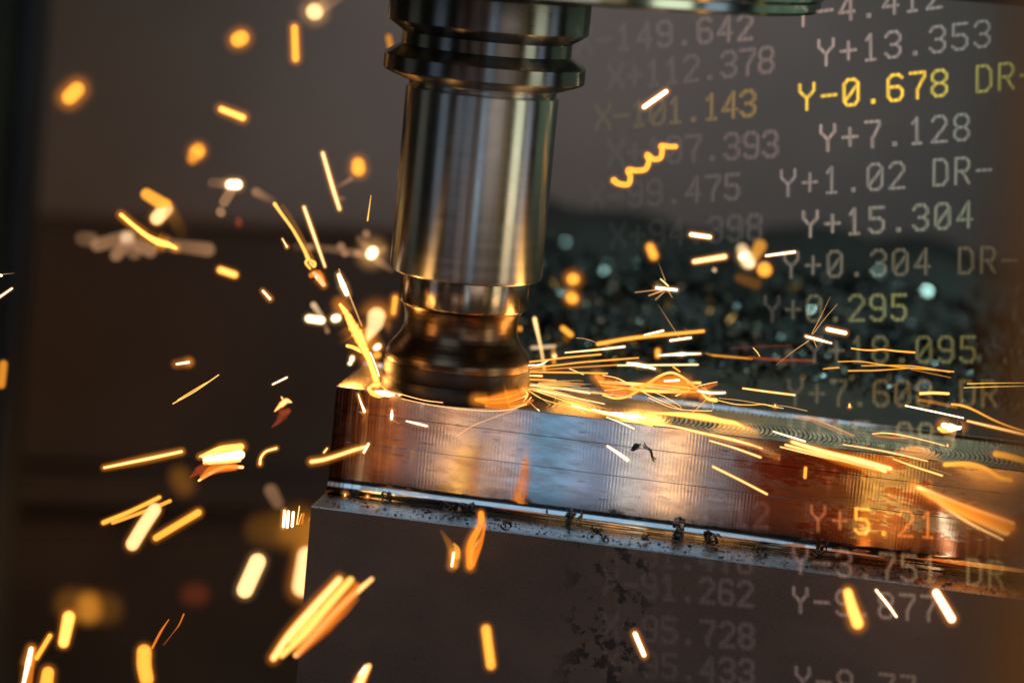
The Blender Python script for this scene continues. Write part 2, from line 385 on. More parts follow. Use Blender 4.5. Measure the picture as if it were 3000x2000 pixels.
# ------------------------------------------------------------------ spindle and tool
tool = empty('milling_tool', 'turned steel milling cutter with grooved flange spinning on the edge of the block', 'milling cutter')
def cham(r, z0, z1, c=.0006): return [(r - c, z0), (r, z0 + c), (r, z1 - c), (r - c, z1)]
lathe('flange_ring', [(.020, .0985), (.0250, .0985), (.0256, .0987), (.0300, .1003), (.0311, .1009), (.0314, .1014), (.0314, .1056), (.0311, .1061), (.0268, .1090), (.0265, .1091), (.0265, .1130), (.0267, .1132),
       (.0308, .1159), (.0313, .1165), (.0313, .1252), (.0310, .1258), (.028, .126), (.02, .126)], M['flange'], tool)
lathe('shank', [(.019, .0386)] + [(.0230, .0386), (.0236, .0390), (.0239, .0397), (.0239, .0955), (.0237, .0961), (.0233, .0964), (.0229, .0968), (.0231, .0976), (.0237, .0982), (.0246, .0986), (.02, .0988)], M['shank'], tool)
lathe('collar', [(.017, .0285), (.0192, .0285), (.0199, .0289), (.0202, .0296), (.0202, .0385), (.0200, .0390), (.018, .0392)], M['collar'], tool)
nk = [(.0231, .0105), (.0231, .0115), (.0229, .0128), (.0222, .0142), (.0211, .0158), (.0199, .0172), (.0188, .0188), (.0181, .0205), (.0178, .0222), (.0178, .0242), (.0182, .0265), (.0188, .0280), (.0194, .0287)]
nk2 = []
for a, b in zip(nk[:-1], nk[1:]):
    nk2 += [(a[0] + (b[0] - a[0]) * k / 3, a[1] + (b[1] - a[1]) * k / 3) for k in range(3)]
lathe('neck', [(.016, .0103)] + nk2 + [nk[-1], (.016, .0289)], M['neck'], tool, smooth=40)
lathe('cutter_ring', [(.015, .0002), (.0222, .0002), (.0231, .0006), (.0236, .0014), (.0235, .0042), (.0229, .0049), (.0226, .0054), (.0228, .0059), (.0233, .0064), (.0234, .0092), (.0232, .0104), (.016, .0106)], M['cutter'], tool, smooth=45)
spn = empty('spindle_nose', 'broad round greenish spindle face above the tool at the top', 'spindle')
lathe('spindle_disc', [(.02, .1300), (.0985, .1300), (.1005, .1304), (.1012, .1312), (.1012, .1335), (.1022, .1345), (.1022, .17), (.05, .17)], M['spindle'], spn, 220)
lathe('drive_collar', [(.02, .1262), (.0265, .1262), (.0268, .1266), (.0268, .1297), (.02, .1299)], M['black'], spn)

# ------------------------------------------------------------------ loose chips on the ledge
CH = [(1030, 1447, .7, 0), (1075, 1450, .8, 1), (1125, 1455, 1.3, 1), (1178, 1458, 1.0, 2), (1215, 1490, .6, 0), (1325, 1495, 1.5, 2), (1375, 1493, 1.4, 2), (1478, 1545, 1.2, 2), (1555, 1528, .7, 0),
      (1600, 1512, 1.3, 2), (1617, 1540, .6, 0), (1672, 1520, 1.8, 2), (1740, 1555, .8, 0), (1762, 1572, 1.5, 1), (1770, 1592, 1.0, 1), (1868, 1540, 2.2, 3), (1890, 1582, .9, 2), (1938, 1555, .9, 0), (1998, 1562, 2.0, 2), (2010, 1545, 1.1, 1),
      (2060, 1572, 1.5, 1), (2092, 1588, 1.8, 1), (2165, 1602, .6, 0), (2222, 1615, 1.1, 1), (2335, 1602, 1.4, 1), (2400, 1622, 1.8, 2), (2440, 1615, 1.9, 1), (2640, 1672, 1.5, 1), (2672, 1678, 1.1, 2), (2785, 1655, 1.3, 2), (2880, 1668, 1.2, 1)]
ORD = "first second third fourth fifth sixth seventh eighth ninth tenth eleventh twelfth thirteenth fourteenth fifteenth sixteenth seventeenth eighteenth nineteenth twentieth twenty-first twenty-second twenty-third twenty-fourth twenty-fifth twenty-sixth twenty-seventh twenty-eighth twenty-ninth thirtieth thirty-first".split()
KD = ('small flat', 'curled ribbon', 'crumpled', 'long thin bent')
def strip_chip(kind, s, rg):
    V = []; F = []
    def ribbon(pts, wdirs, th=.00008):
        i0 = len(V)
        for p, wv in zip(pts, wdirs):
            u = Vector((rg.uniform(-1, 1), rg.uniform(-1, 1), 1)).normalized() * th
            V.extend([p - wv, p + wv, p + wv + u, p - wv + u])
        for k in range(len(pts) - 1):
            a = i0 + 4 * k
            for q in range(4): F.append((a + q, a + (q + 1) % 4, a + 4 + (q + 1) % 4, a + 4 + q))
        F.append((i0 + 3, i0 + 2, i0 + 1, i0)); e = i0 + 4 * (len(pts) - 1); F.append((e, e + 1, e + 2, e + 3))
    u = .0011 * s
    if kind == 3:
        pts = [Vector((u * 2.6 * (k / 9 - .5) * 2, u * .3 * math.sin(k), u * (.35 + .9 * (abs(k / 4.5 - 1)) ** 3))) for k in range(10)]
        ribbon(pts, [Vector((0, .00022, .0001 * math.sin(k * 2))) for k in range(10)]); return V, F
    for rep in range({0: 1, 1: 3, 2: 5}[kind]):
        tr = {0: .35, 1: 1.3, 2: .7}[kind] * rg.uniform(.7, 1.3); n = {0: 4, 1: 10, 2: 6}[kind]; ax = Vector((rg.uniform(-1, 1), rg.uniform(-1, 1), rg.uniform(-.4, .6))).normalized()
        e1 = ax.orthogonal().normalized(); e2 = ax.cross(e1); rr = u * rg.uniform(.5, 1.0); off = Vector((rg.uniform(-1, 1), rg.uniform(-.6, .6), rg.uniform(0, .6))) * u * (.9 if rep else 0); ph = rg.uniform(0, 6.28)
        pts = []; wd = []
        for k in range(n + 1):
            a = ph + tr * 2 * math.pi * k / n; r2 = rr * (1 - .3 * k / n)
            pts.append(off + e1 * r2 * math.cos(a) + e2 * r2 * math.sin(a) + ax * u * .9 * (k / n - .5)); wd.append(ax * u * rg.uniform(.16, .3) + e1 * u * rg.uniform(-.08, .08))
        ribbon(pts, wd)
    zmin = min(v.z for v in V); V[:] = [Vector((v.x, v.y, v.z - zmin)) for v in V]
    return V, F
CH.sort()
for i, (x, y, s, kd) in enumerate(CH):
    cv, cf = strip_chip(kd, s * (1.15 if kd == 1 else 1.4), random.Random(i + 3))
    o = link('metal_chip', mesh('metal_chip', cv, cf), M['chip']); p = on_ledge(x, y + 6 * s)
    lim = BM.inverted() @ p; lim.y = max(lim.y, -.0215); lim.z = -.0339; o.location = BM @ lim
    tag(o, '%s %s dark steel chip on the ledge, counted from the left end' % (ORD[i], KD[kd]), 'metal chip', 'steel chips lying on the ledge')
for x, y, s, kd, lb in ((1860, 1310, 1.9, 1, 'curled chip clinging to the milled side below the bright burst'), (1905, 1322, 2.0, 3, 'thin hair-like chip hanging from the milled side beside a curled one')):
    cv, cf = strip_chip(kd, s * .55, random.Random(x)); o = link('metal_chip', mesh('metal_chip', cv, cf), M['chip']); n = Vector((math.sin(YAW), -math.cos(YAW), 0)); r = ray(x, y); t_ = ((ANCH - CAM).dot(n)) / r.dot(n)
    o.location = CAM + r * t_ + n * .0006; o.rotation_euler = (R(80), R(35 if kd == 1 else -130), YAW); tag(o, lb, 'metal chip', 'steel chips clinging to the milled side')
V = []; F = []
for k in range(650):
    x = rnd.uniform(.002, .24); y = -.0036 - .0175 * rnd.random() ** .8
    if x < .03 and rnd.random() < .5: continue
    s = rnd.uniform(.00012, .00042) * (1.6 if rnd.random() < .12 else 1); i0 = len(V); a0 = rnd.uniform(0, 6.28); n = 5
    for q in range(n):
        a = a0 + 2 * math.pi * q / n; rr = s * rnd.uniform(.5, 1.3); V.append((x + rr * math.cos(a) * 1.3, y + rr * math.sin(a), -.03395))
    V.append((x, y, -.034 + s * .9)); F += [(i0 + q, i0 + (q + 1) % n, i0 + n) for q in range(n)]
fk = link('metal_flecks', mesh('metal_flecks', V, F), M['fleck']); fk.matrix_world = BM
tag(fk, 'black flecks of swarf scattered over the ledge', 'metal flecks', kind='stuff')
#SPLIT
# ------------------------------------------------------------------ sparks and glowing chips
def spark_mat(name, core, rim, soft=.55, mid=.5, alpha=1.0):
    """incandescent filament: hot core, cooler rim that thins out to nothing (the same from every side)"""
    t = NT(name)
    lw = t.n('ShaderNodeLayerWeight'); lw.inputs['Blend'].default_value = .5
    c = t.math('SUBTRACT', 1.0, lw.outputs['Facing']); u2 = t.math('SUBTRACT', 1.0, t.math('MULTIPLY', c, c))
    geo = t.n('ShaderNodeNewGeometry'); at_ = t.n('ShaderNodeAttribute'); at_.attribute_name = 'glow_level'
    col = t.n('ShaderNodeMix'); col.data_type = 'RGBA'; col.inputs[6].default_value = (*core, 1); col.inputs[7].default_value = (*rim, 1)
    t.l(t.rng(u2, mid * .35, mid + .4), col.inputs[0])
    em = t.n('ShaderNodeEmission'); t.l(col.outputs[2], em.inputs[0]); em.inputs[1].default_value = 1
    al = t.math('MULTIPLY', t.rng(u2, soft, 1.0, alpha, 0), at_.outputs['Fac'])
    al = t.math('MULTIPLY', al, t.math('SUBTRACT', 1.0, geo.outputs['Backfacing']))
    tr = t.n('ShaderNodeBsdfTransparent'); mx = t.n('ShaderNodeMixShader'); t.l(al, mx.inputs[0]); t.l(tr.outputs[0], mx.inputs[1]); t.l(em.outputs[0], mx.inputs[2])
    t.l(mx.outputs[0], t.out.inputs[0]); t.m.cycles.emission_sampling = 'NONE'; return t.m
def glow_mat(name, col, k):  # glow shell added around bright sparks, imitating bloom
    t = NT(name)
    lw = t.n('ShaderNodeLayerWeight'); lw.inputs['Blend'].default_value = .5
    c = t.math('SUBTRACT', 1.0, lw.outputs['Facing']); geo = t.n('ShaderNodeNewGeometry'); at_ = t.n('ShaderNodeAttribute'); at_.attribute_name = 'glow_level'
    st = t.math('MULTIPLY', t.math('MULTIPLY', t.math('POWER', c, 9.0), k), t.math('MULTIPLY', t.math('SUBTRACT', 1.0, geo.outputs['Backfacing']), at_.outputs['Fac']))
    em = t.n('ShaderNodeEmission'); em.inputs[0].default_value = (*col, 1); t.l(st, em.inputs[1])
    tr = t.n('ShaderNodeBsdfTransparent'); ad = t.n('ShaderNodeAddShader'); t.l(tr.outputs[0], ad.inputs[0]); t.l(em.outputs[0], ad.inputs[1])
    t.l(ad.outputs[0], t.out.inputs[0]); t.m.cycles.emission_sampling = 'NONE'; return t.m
SM = {
    'white': spark_mat('white_hot', (3.4, 2.8, 1.8), (1.2, .5, .06), .6, .6),
    'pale': spark_mat('pale_hot', (1.6, 1.3, .62), (1.05, .58, .1), .6, .6),
    'cream': spark_mat('cream_glow', (1.25, .84, .4), (1.05, .56, .15), .75, .8),
    'yellow': spark_mat('yellow_hot', (1.7, .95, .2), (1.05, .3, .01), .6, .5),
    'orange': spark_mat('orange_hot', (2.3, 1.25, .4), (1.0, .17, .006), .5, .3),
    'amber': spark_mat('amber_glow', (1.15, .5, .06), (.98, .27, .012), .75, .75),
    'deep': spark_mat('deep_orange', (1.0, .24, .015), (.65, .09, .006), .15, .4, .85),
    'red': spark_mat('red_glow', (.42, .07, .02), (.22, .03, .01), .1, .4, .7),
    'ghost': spark_mat('faint_glow', (.6, .3, .14), (.62, .32, .16), .75, .6, .5),
    'ghostpale': spark_mat('faint_pale_glow', (1.0, .66, .36), (.8, .48, .24), .65, .6, .8),
    'dim': spark_mat('dim_glow', (.34, .125, .014), (.26, .08, .01), .0, .5, .5),
    'blush': spark_mat('dull_orange_glow', (.85, .3, .03), (.55, .17, .015), .0, .4, .9),
    'thin': spark_mat('thin_filament', (1.3, .65, .22), (1.0, .33, .06), .4, .5, .9),
}
GLOW = glow_mat('hot_bloom', (1.0, .3, .03), .6)
GLOWW = glow_mat('warm_bloom', (1.0, .5, .16), .5)
REG = {'A': (0, 0, 2.24), 'B': (1000, 0, 2.24), 'D': (0, 650, 2.24), 'E': (900, 650, 2.24), 'G': (1900, 650, 2.138), 'I': (0, 1300, 2.24), 'J': (900, 1300, 2.24),
       'K': (1900, 1250, 2.0909), 'a': (600, 500, 3.733), 'b': (930, 880, 4.611), 'c': (1500, 900, 4.48), 'd': (1900, 950, 3.733), 'e': (2400, 1000, 3.733),
       'g': (880, 1100, 3.733), 'h': (1400, 1150, 3.2), 'i': (1700, 600, 3.733)}
def catmull(P, per):
    P = [np.array(p, float) for p in P]
    if len(P) == 1: P = [P[0] - [.02, .02] + [0] * 0 if False else P[0], P[0]]
    if len(P) == 2: return [P[0] + (P[1] - P[0]) * k / per for k in range(per + 1)]
    Q = [2 * P[0] - P[1]] + P + [2 * P[-1] - P[-2]]; out = []
    for i in range(1, len(Q) - 2):
        for k in range(per):
            t = k / per; a, b, c, d = Q[i - 1], Q[i], Q[i + 1], Q[i + 2]
            v = .5 * (2 * b + (c - a) * t + (2 * a - 5 * b + 4 * c - d) * t * t + (3 * b - a - 3 * c + d) * t ** 3)
            v[2:] = np.maximum(b[2:] + (c[2:] - b[2:]) * t, 1e-7); out.append(v)
    out.append(P[-1]); return out
def tube(paths, seg, rg, jag=0., fade=(1, 1)):
    """paths: list of (points in space with radius) -> verts, faces, heat"""
    V = []; F = []; Hh = []
    for pts in paths:
        P = [Vector(p[:3]) for p in pts]; rr = [max(p[3], 1e-6) for p in pts]
        n = len(P)
        # round end caps
        d0 = (P[1] - P[0]); d1 = (P[-1] - P[-2])
        d0 = d0.normalized() if d0.length > 1e-9 else Vector((1, 0, 0)); d1 = d1.normalized() if d1.length > 1e-9 else Vector((1, 0, 0))
        rings = []
        for k in (0, 1, 2, 3):
            a = math.pi / 2 * (.03 + .97 * k / 4); rings.append((P[0] - d0 * rr[0] * math.cos(a), rr[0] * math.sin(a), d0, 0.))
        for k in range(n):
            d = P[min(k + 1, n - 1)] - P[max(k - 1, 0)]; d = d.normalized() if d.length > 1e-9 else d0
            rings.append((P[k], rr[k] * (1 + jag * rg.uniform(-1, 1)), d, k / (n - 1)))
        for k in (3, 2, 1, 0):
            a = math.pi / 2 * (.03 + .97 * k / 4); rings.append((P[-1] + d1 * rr[-1] * math.cos(a), rr[-1] * math.sin(a), d1, 1.))
        i0 = len(V); up = FWD.cross(d0).normalized()
        for c, r, d, q in rings:
            e1 = (up - d * up.dot(d)); e1 = e1.normalized() if e1.length > 1e-6 else d.orthogonal().normalized(); e2 = d.cross(e1); up = e1
            for s in range(seg):
                a = 2 * math.pi * s / seg; V.append(c + (e1 * math.cos(a) + e2 * math.sin(a)) * r)
                Hh.append((fade[0] + (fade[1] - fade[0]) * q))
        m = len(rings)
        for k in range(m - 1):
            for s in range(seg):
                s2 = (s + 1) % seg; F.append((i0 + k * seg + s, i0 + k * seg + s2, i0 + (k + 1) * seg + s2, i0 + (k + 1) * seg + s))
        F.append(tuple(reversed([i0 + s for s in range(seg)]))); F.append(tuple(i0 + (m - 1) * seg + s for s in range(seg)))
    return V, F, Hh
def tube_obj(name, pts, style, rg, parent, grow=1.0, jag=0., fade=(1, 1), mat=None):
    big = max(p[3] for p in pts)
    V, F, Hh = tube([[(*p[:3], p[3] * grow) for p in pts]], 20 if big > .0022 else 12, rg, jag, fade)
    me = mesh(name, V, F)
    for p in me.polygons: p.use_smooth = True
    me.attributes.new('glow_level', 'FLOAT', 'POINT').data.foreach_set('value', np.array(Hh, dtype=np.float32))
    return link(name, me, mat or SM[style], parent)
NSP = 0
def S(label, depth, strands, glow=0, cat='spark', name='spark', group='sparks flying off the cut', gm=None, slope=None):
    """strands: (style, region, [(x, y, r), ...][, (fade start, fade end)][, jag])"""
    global NSP
    NSP += 1; rg = random.Random(NSP * 13 + 5)
    sl = rg.uniform(-.00002, .00002) if slope is None else slope
    built = []
    for st in strands:
        style, rgk, pts = st[:3]; fade = st[3] if len(st) > 3 else (1, 1); jag = st[4] if len(st) > 4 else 0.
        ox, oy, sc = REG[rgk]
        wide = 1.25 if name == 'flare' else 1.0
        pp = [(ox + x / sc, oy + y / sc, wide * r / sc) for x, y, r in pts]
        x00 = pp[0][0]
        per = 8 if len(pp) > 2 else 3
        if len(pp) == 1: pp = [(pp[0][0] - .3, pp[0][1], pp[0][2]), (pp[0][0] + .3, pp[0][1], pp[0][2])]
        sp = []
        for q in catmull(pp, per):
            d = depth + sl * (q[0] - x00); p = at(q[0], q[1], d); sp.append((p.x, p.y, p.z, q[2] * d / PX))
        built.append((style, sp, fade, jag))
    a = Vector(built[0][1][0][:3])
    def loc(sp): return [(p[0] - a.x, p[1] - a.y, p[2] - a.z, p[3]) for p in sp]
    if len(built) == 1 and not glow:
        o = tube_obj(name, loc(built[0][1]), built[0][0], rg, None, 1, built[0][3], built[0][2]); o.location = a
        return tag(o, label, cat, group)
    o = empty(name, label, cat, a, 0, group)
    for k, (style, sp, fade, jag) in enumerate(built):
        tube_obj('streak', loc(sp), style, rg, o, 1, jag, fade)
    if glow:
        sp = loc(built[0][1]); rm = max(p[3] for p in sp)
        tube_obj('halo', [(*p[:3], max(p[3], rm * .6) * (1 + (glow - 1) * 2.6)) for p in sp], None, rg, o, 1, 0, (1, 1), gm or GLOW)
    return o

# --- left of the tool, in front of the wall (region codes are pieces of the photograph the coordinates were read in)
S('round cream white ball of light with a brown tail near the top edge', .95, [('cream', 'A', [(2062, 78, 58), (2068, 78, 58)]), ('ghost', 'A', [(2090, 60, 44), (2230, -30, 44)], (.9, .3))], 1.7, gm=GLOWW)
S('round yellow spark blob left of the upright bar-shaped spark', .95, [('amber', 'A', [(1562, 262, 54), (1584, 250, 54)])], 1.6)
S('upright amber bar-shaped spark high above the left starburst', .93, [('amber', 'A', [(1933, 185, 26), (1940, 385, 26)])], 1.8)
S('short amber bar spark tipping down to the right under the round yellow blob', .93, [('yellow', 'A', [(1455, 718, 27), (1592, 772, 27)])], 1.8)
S('amber oval spark farthest left against the upper wall', .97, [('amber', 'A', [(455, 638, 52), (505, 588, 52)])], 1.8)
S('dull orange oval spark with a darker trailing end on the wall', .97, [('amber', 'A', [(1290, 1000, 52), (1298, 992, 52)]), ('blush', 'A', [(1262, 1045, 50), (1302, 975, 50)])], 1.5)
S('white oblong spark with two brown smoky tails left of the tool', .94, [('white', 'A', [(1512, 1212, 40), (1556, 1212, 40)]), ('ghost', 'A', [(1535, 1205, 34), (1395, 1200, 36)], (.8, .3)), ('ghost', 'A', [(1512, 1260, 36), (1472, 1325, 36)], (.9, .9)), ('ghost', 'A', [(1448, 1390, 34), (1450, 1394, 34)])], 1.5, gm=GLOWW)
S('cream oblong spark crossed by an orange streak above the curved streak', .95, [('cream', 'A', [(1030, 1432, 48), (1088, 1370, 50)]), ('amber', 'A', [(962, 1275, 42), (1085, 1350, 48)]), ('dim', 'A', [(1120, 1390, 60), (1190, 1520, 60)], (.9, .2))], 1.4)
S('long curved orange streak with a bright end at far left', .9, [('yellow', 'A', [(795, 1410, 17), (870, 1475, 18), (960, 1545, 22), (1040, 1588, 30), (1105, 1606, 26), (1155, 1628, 14)])], 2.0)
S('faint tan starburst of blurred petals behind the curved streak', 1.0, [('ghostpale', 'D', [(830, 105, 48), (838, 103, 48)]), ('ghost', 'D', [(850, 120, 42), (762, 218, 42)]), ('ghost', 'D', [(900, 150, 42), (985, 190, 46)]), ('ghost', 'D', [(640, 152, 46), (820, 100, 46)], (.9, .7)),
   ('ghost', 'D', [(1080, 145, 40), (1365, 182, 48)], (.4, .9)), ('ghost', 'D', [(540, 110, 50), (600, 115, 50)], (.35, .5)), ('ghost', 'D', [(875, 205, 42), (885, 208, 42)], (.6, .6))])
S('faint tan comet leading into the long bent streak', .97, [('ghost', 'a', [(560, 235, 52), (760, 340, 36)], (1, .2))])
S('long bent yellow streak ending in a curly knot left of the tool', .91, [('yellow', 'a', [(765, 365, 26), (830, 460, 20), (960, 640, 18), (1080, 850, 22), (1132, 965, 28)]), ('yellow', 'a', [(1120, 975, 18), (1105, 1010, 16), (1150, 1070, 14)]), ('yellow', 'a', [(1130, 970, 18), (1200, 1005, 20), (1195, 1050, 16), (1150, 1010, 14)]),
   ('blush', 'a', [(850, 390, 40), (1000, 620, 34), (1170, 960, 40)], (.12, .3))])
S('white-hot blob in a red orange cloud below the curly knot', .9, [('white', 'a', [(1195, 1125, 24), (1240, 1165, 36), (1298, 1245, 26)], (1, 1), .12), ('deep', 'a', [(1165, 1145, 42), (1235, 1120, 50), (1265, 1180, 66), (1298, 1240, 40)], (1, 1), .1)], 2.0)
S('straight pale yellow needle left of the tool, lower of two', .92, [('pale', 'a', [(1085, 400, 17), (1170, 640, 18), (1315, 1050, 11)])], 2.0)
S('straight pale yellow needle higher up beside the amber disc', .93, [('pale', 'a', [(1290, -190, 20), (1400, 190, 22), (1473, 420, 18)])], 2.0)
S('amber disc with a faint tail just left of the shank', .96, [('amber', 'B', [(110, 1078, 46), (112, 1110, 48)]), ('ghost', 'a', [(1600, 90, 24), (1465, 170, 18)], (1, .5)), ('ghost', 'a', [(1470, 302, 16), (1520, 306, 18)], (.8, .6))], 1.6)
S('thin hair-fine spark close to the left side of the shank', .89, [('yellow', 'a', [(1818, 270, 3), (1800, 400, 6), (1780, 545, 9)])])
S('tiny pale dash between the needles and the tan starburst', .9, [('pale', 'a', [(848, 745, 6), (898, 832, 12)])], 2.5)
S('tiny white dash below the tan starburst', .9, [('white', 'a', [(635, 1315, 11), (712, 1400, 13)])], 3)
S('yellow oblong spark under the tan starburst', .95, [('yellow', 'a', [(172, 1085, 44), (325, 1137, 44)])], 1.5)
S('white starburst with brown petals against the left side of the shank', .96, [('white', 'a', [(1822, 912, 70), (1838, 888, 70)]), ('ghost', 'a', [(1765, 690, 46), (1767, 694, 46)]), ('ghost', 'a', [(1690, 745, 42), (1800, 860, 46)], (.4, .9)), ('ghost', 'a', [(1955, 855, 40), (1900, 880, 44)], (.5, .9)), ('ghost', 'a', [(1890, 990, 46), (2040, 1085, 30)], (.9, .3)),
   ('ghost', 'a', [(1000, 830, 46), (1400, 860, 44), (1740, 920, 44)], (.15, .75)), ('ghost', 'a', [(1143, 835, 42), (1147, 836, 42)]), ('ghost', 'a', [(1488, 828, 48), (1492, 830, 48)]), ('ghost', 'a', [(1530, 905, 42), (1532, 906, 42)]), ('ghost', 'a', [(1670, 900, 40), (1672, 902, 40)])], 2.2, gm=GLOWW)
S('white drop with a thin orange tail slanting toward the cut', .9, [('white', 'a', [(1468, 1145, 26), (1510, 1250, 36), (1552, 1345, 30)]), ('thin', 'a', [(1468, 1075, 5), (1478, 1130, 9)]), ('thin', 'a', [(1578, 1350, 8), (1650, 1530, 8), (1717, 1695, 7)], (1, .8))], 1.9, gm=GLOWW)
S('pale capsule leaning above two white blobs left of the flare', .95, [('ghostpale', 'E', [(42, 545, 22), (92, 615, 16)], (1, .6))])
S('white oblong blob left of the yellow flare', .94, [('white', 'E', [(12, 634, 29), (92, 645, 29)]), ('ghost', 'E', [(120, 680, 12), (132, 716, 18)], (.5, 1))], 1.5, gm=GLOWW)
S('small round white blob beside the oblong white one', .94, [('white', 'E', [(182, 633, 28), (196, 630, 28)])], 1.6, gm=GLOWW)
S('faint red speck in mid air left of the needles', 1.0, [('red', 'a', [(372, 545, 40), (372, 590, 38)], (1, .8))])
S('amber capsule beside the collar of the tool on its left', .94, [('amber', 'E', [(578, 500, 18), (566, 595, 16)], (.95, .95))], 2.0)
S('big cream teardrop of light behind the yellow flare', .96, [('cream', 'b', [(800, 215, 128), (770, 330, 110), (700, 470, 52), (660, 555, 8)]), ('dim', 'b', [(950, 300, 60), (960, 420, 50)], (.9, .4))], 1.8)
S('tall ragged yellow flare shooting up from the left of the cut', .87, [('yellow', 'b', [(310, 60, 24), (400, 190, 42), (480, 350, 64), (555, 480, 72), (620, 620, 56), (680, 760, 42), (740, 920, 38), (785, 1050, 42), (805, 1130, 50)], (1, 1), .1), ('white', 'b', [(330, 90, 8), (410, 230, 16), (460, 330, 12)]), ('pale', 'b', [(500, 430, 8), (600, 560, 12), (660, 720, 10)]),
   ('white', 'b', [(690, 830, 10), (745, 960, 16), (808, 1080, 10)]), ('yellow', 'b', [(405, 612, 24), (480, 632, 26), (600, 690, 26)])], 2.2, name='flare', cat='flare')
S('cluster of bright yellow-white blobs between the flare and the cutter', .94, [('white', 'b', [(790, 640, 40), (820, 620, 44)]), ('amber', 'b', [(790, 742, 44), (815, 735, 50)]), ('white', 'b', [(788, 740, 18), (792, 742, 18)])], 1.9)
S('pair of bright blobs left of the flare over the block corner', .94, [('white', 'b', [(470, 775, 30), (460, 810, 26)]), ('white', 'b', [(436, 852, 24), (442, 850, 24)])], 1.9)
S('thin white line along the right side of the yellow flare', .86, [('white', 'b', [(715, 702, 7), (775, 850, 9), (835, 1020, 7)], (1, 1), .2)])
S('dazzling white patch where the cutter bites the corner of the block', .864, [('white', 'b', [(790, 1235, 22), (900, 1255, 44), (980, 1272, 28), (1030, 1275, 18)], (1, 1), .15), ('yellow', 'b', [(690, 1190, 26), (740, 1250, 34), (830, 1290, 28), (870, 1290, 14)], (.9, .9)), ('yellow', 'b', [(700, 1175, 20), (760, 1140, 30), (830, 1130, 26)], (.8, .9))], 2.2, name='flare', cat='flare')
S('small white bead on the rim of the cutter by the dazzling patch', .862, [('white', 'b', [(1102, 1272, 18), (1108, 1273, 18)])], 2.2)
S('fine gold line curling round the lower rim of the cutter', .862, [('orange', 'b', [(830, 1130, 5), (950, 1215, 7), (1130, 1275, 7)]), ('orange', 'E', [(615, 1130, 3.5), (760, 1168, 3.5), (890, 1185, 3)])])
S('fine orange line sweeping across the top of the milled side below the cutter', .86, [('orange', 'E', [(620, 1160, 2.5), (840, 1205, 3), (1100, 1235, 3), (1300, 1235, 3.5), (1440, 1195, 4)], (.8, 1))])
S('small white comet on the milled side near the left corner', .86, [('white', 'E', [(335, 1130, 2), (355, 1190, 6), (375, 1240, 11)]), ('thin', 'E', [(340, 1245, 2), (380, 1256, 3)], (.6, .9))], 2.4)
S('small white drop on the milled side right of the comet', .86, [('white', 'E', [(556, 1235, 4), (555, 1262, 12), (553, 1290, 10)]), ('thin', 'E', [(560, 1300, 2), (605, 1322, 2)], (.9, .5))], 2.4)
S('short white dash slanting on the milled side right of the white drop', .86, [('white', 'E', [(652, 1306, 5), (720, 1322, 8), (784, 1338, 7)])], 2.2)
S('tiny dash in the air just left of the block', .87, [('orange', 'J', [(110, 55, 7), (130, 30, 7)])], 2)
S('thick orange bar crossing the left edge of the block', .84, [('orange', 'J', [(28, 116, 17), (110, 102, 16), (200, 75, 15), (300, 42, 15), (378, 20, 12)])], 2.0)
S('short white dash at the inner end of the thick orange bar', .85, [('white', 'J', [(372, 55, 7), (402, 0, 8)])], 2)
S('small gold bead low on the left end of the ledge', .862, [('orange', 'g', [(490, 1300, 16), (488, 1310, 14)])], 2.6)
S('smaller gold bead on the ledge right of another bead', .862, [('orange', 'g', [(735, 1318, 11), (734, 1322, 11)])], 2.6)
S('tiny glowing dash alone in the dark left of centre', .9, [('white', 'D', [(1160, 932, 7), (1238, 920, 8)])], 4)
S('slender double yellow line alone in the dark left', .88, [('yellow', 'D', [(1135, 1192, 4), (1280, 1110, 5), (1435, 1003, 4)]), ('yellow', 'D', [(1165, 1168, 3), (1300, 1085, 3), (1400, 1030, 3)])])
S('small orange dash above the red winged spark', .89, [('white', 'D', [(1790, 1065, 5), (1882, 1020, 5)])], 2.2)
S('orange leaf-shaped spark with a dim red wing below it', .9, [('orange', 'D', [(1802, 1242, 4), (1845, 1200, 24), (1880, 1175, 26), (1912, 1182, 6)]), ('orange', 'D', [(1845, 1145, 3), (1865, 1175, 14)]), ('red', 'D', [(1785, 1345, 6), (1825, 1310, 24), (1860, 1260, 50), (1890, 1240, 26)], (.8, 1))])
S('long straight orange bar left of the striped flare', .86, [('orange', 'I', [(685, 155, 11), (940, 103, 14), (1190, 50, 13)]), ('white', 'I', [(700, 152, 4), (1180, 53, 5)])], 2.2)
S('striped fan-shaped flare of white and orange bands at left', .87, [('yellow', 'I', [(1312, 82, 6), (1440, 35, 20), (1580, 18, 22)]), ('white', 'I', [(1345, 105, 14), (1460, 88, 24), (1575, 70, 30)]), ('pale', 'I', [(1330, 85, 8), (1450, 50, 10), (1585, 30, 10)]), ('yellow', 'I', [(1345, 125, 14), (1480, 115, 16), (1570, 105, 14)]), ('orange', 'I', [(1305, 240, 8), (1380, 190, 14), (1480, 150, 14), (1590, 152, 12)]),
   ('deep', 'I', [(1330, 215, 20), (1400, 165, 34), (1540, 150, 26)]), ('red', 'I', [(1248, 218, 6), (1300, 180, 34), (1350, 150, 30)])], 1.7, name='flare', cat='flare')
S('small orange hook right of the striped flare', .88, [('orange', 'I', [(1706, 130, 12), (1712, 90, 10), (1745, 50, 10), (1812, 28, 11)])], 2)
S('two long amber bars crossing at a narrow angle', .85, [('amber', 'I', [(680, 515, 17), (860, 440, 15), (1045, 350, 14)]), ('amber', 'I', [(740, 518, 12), (1000, 422, 14), (1115, 373, 14)])], 1.6)
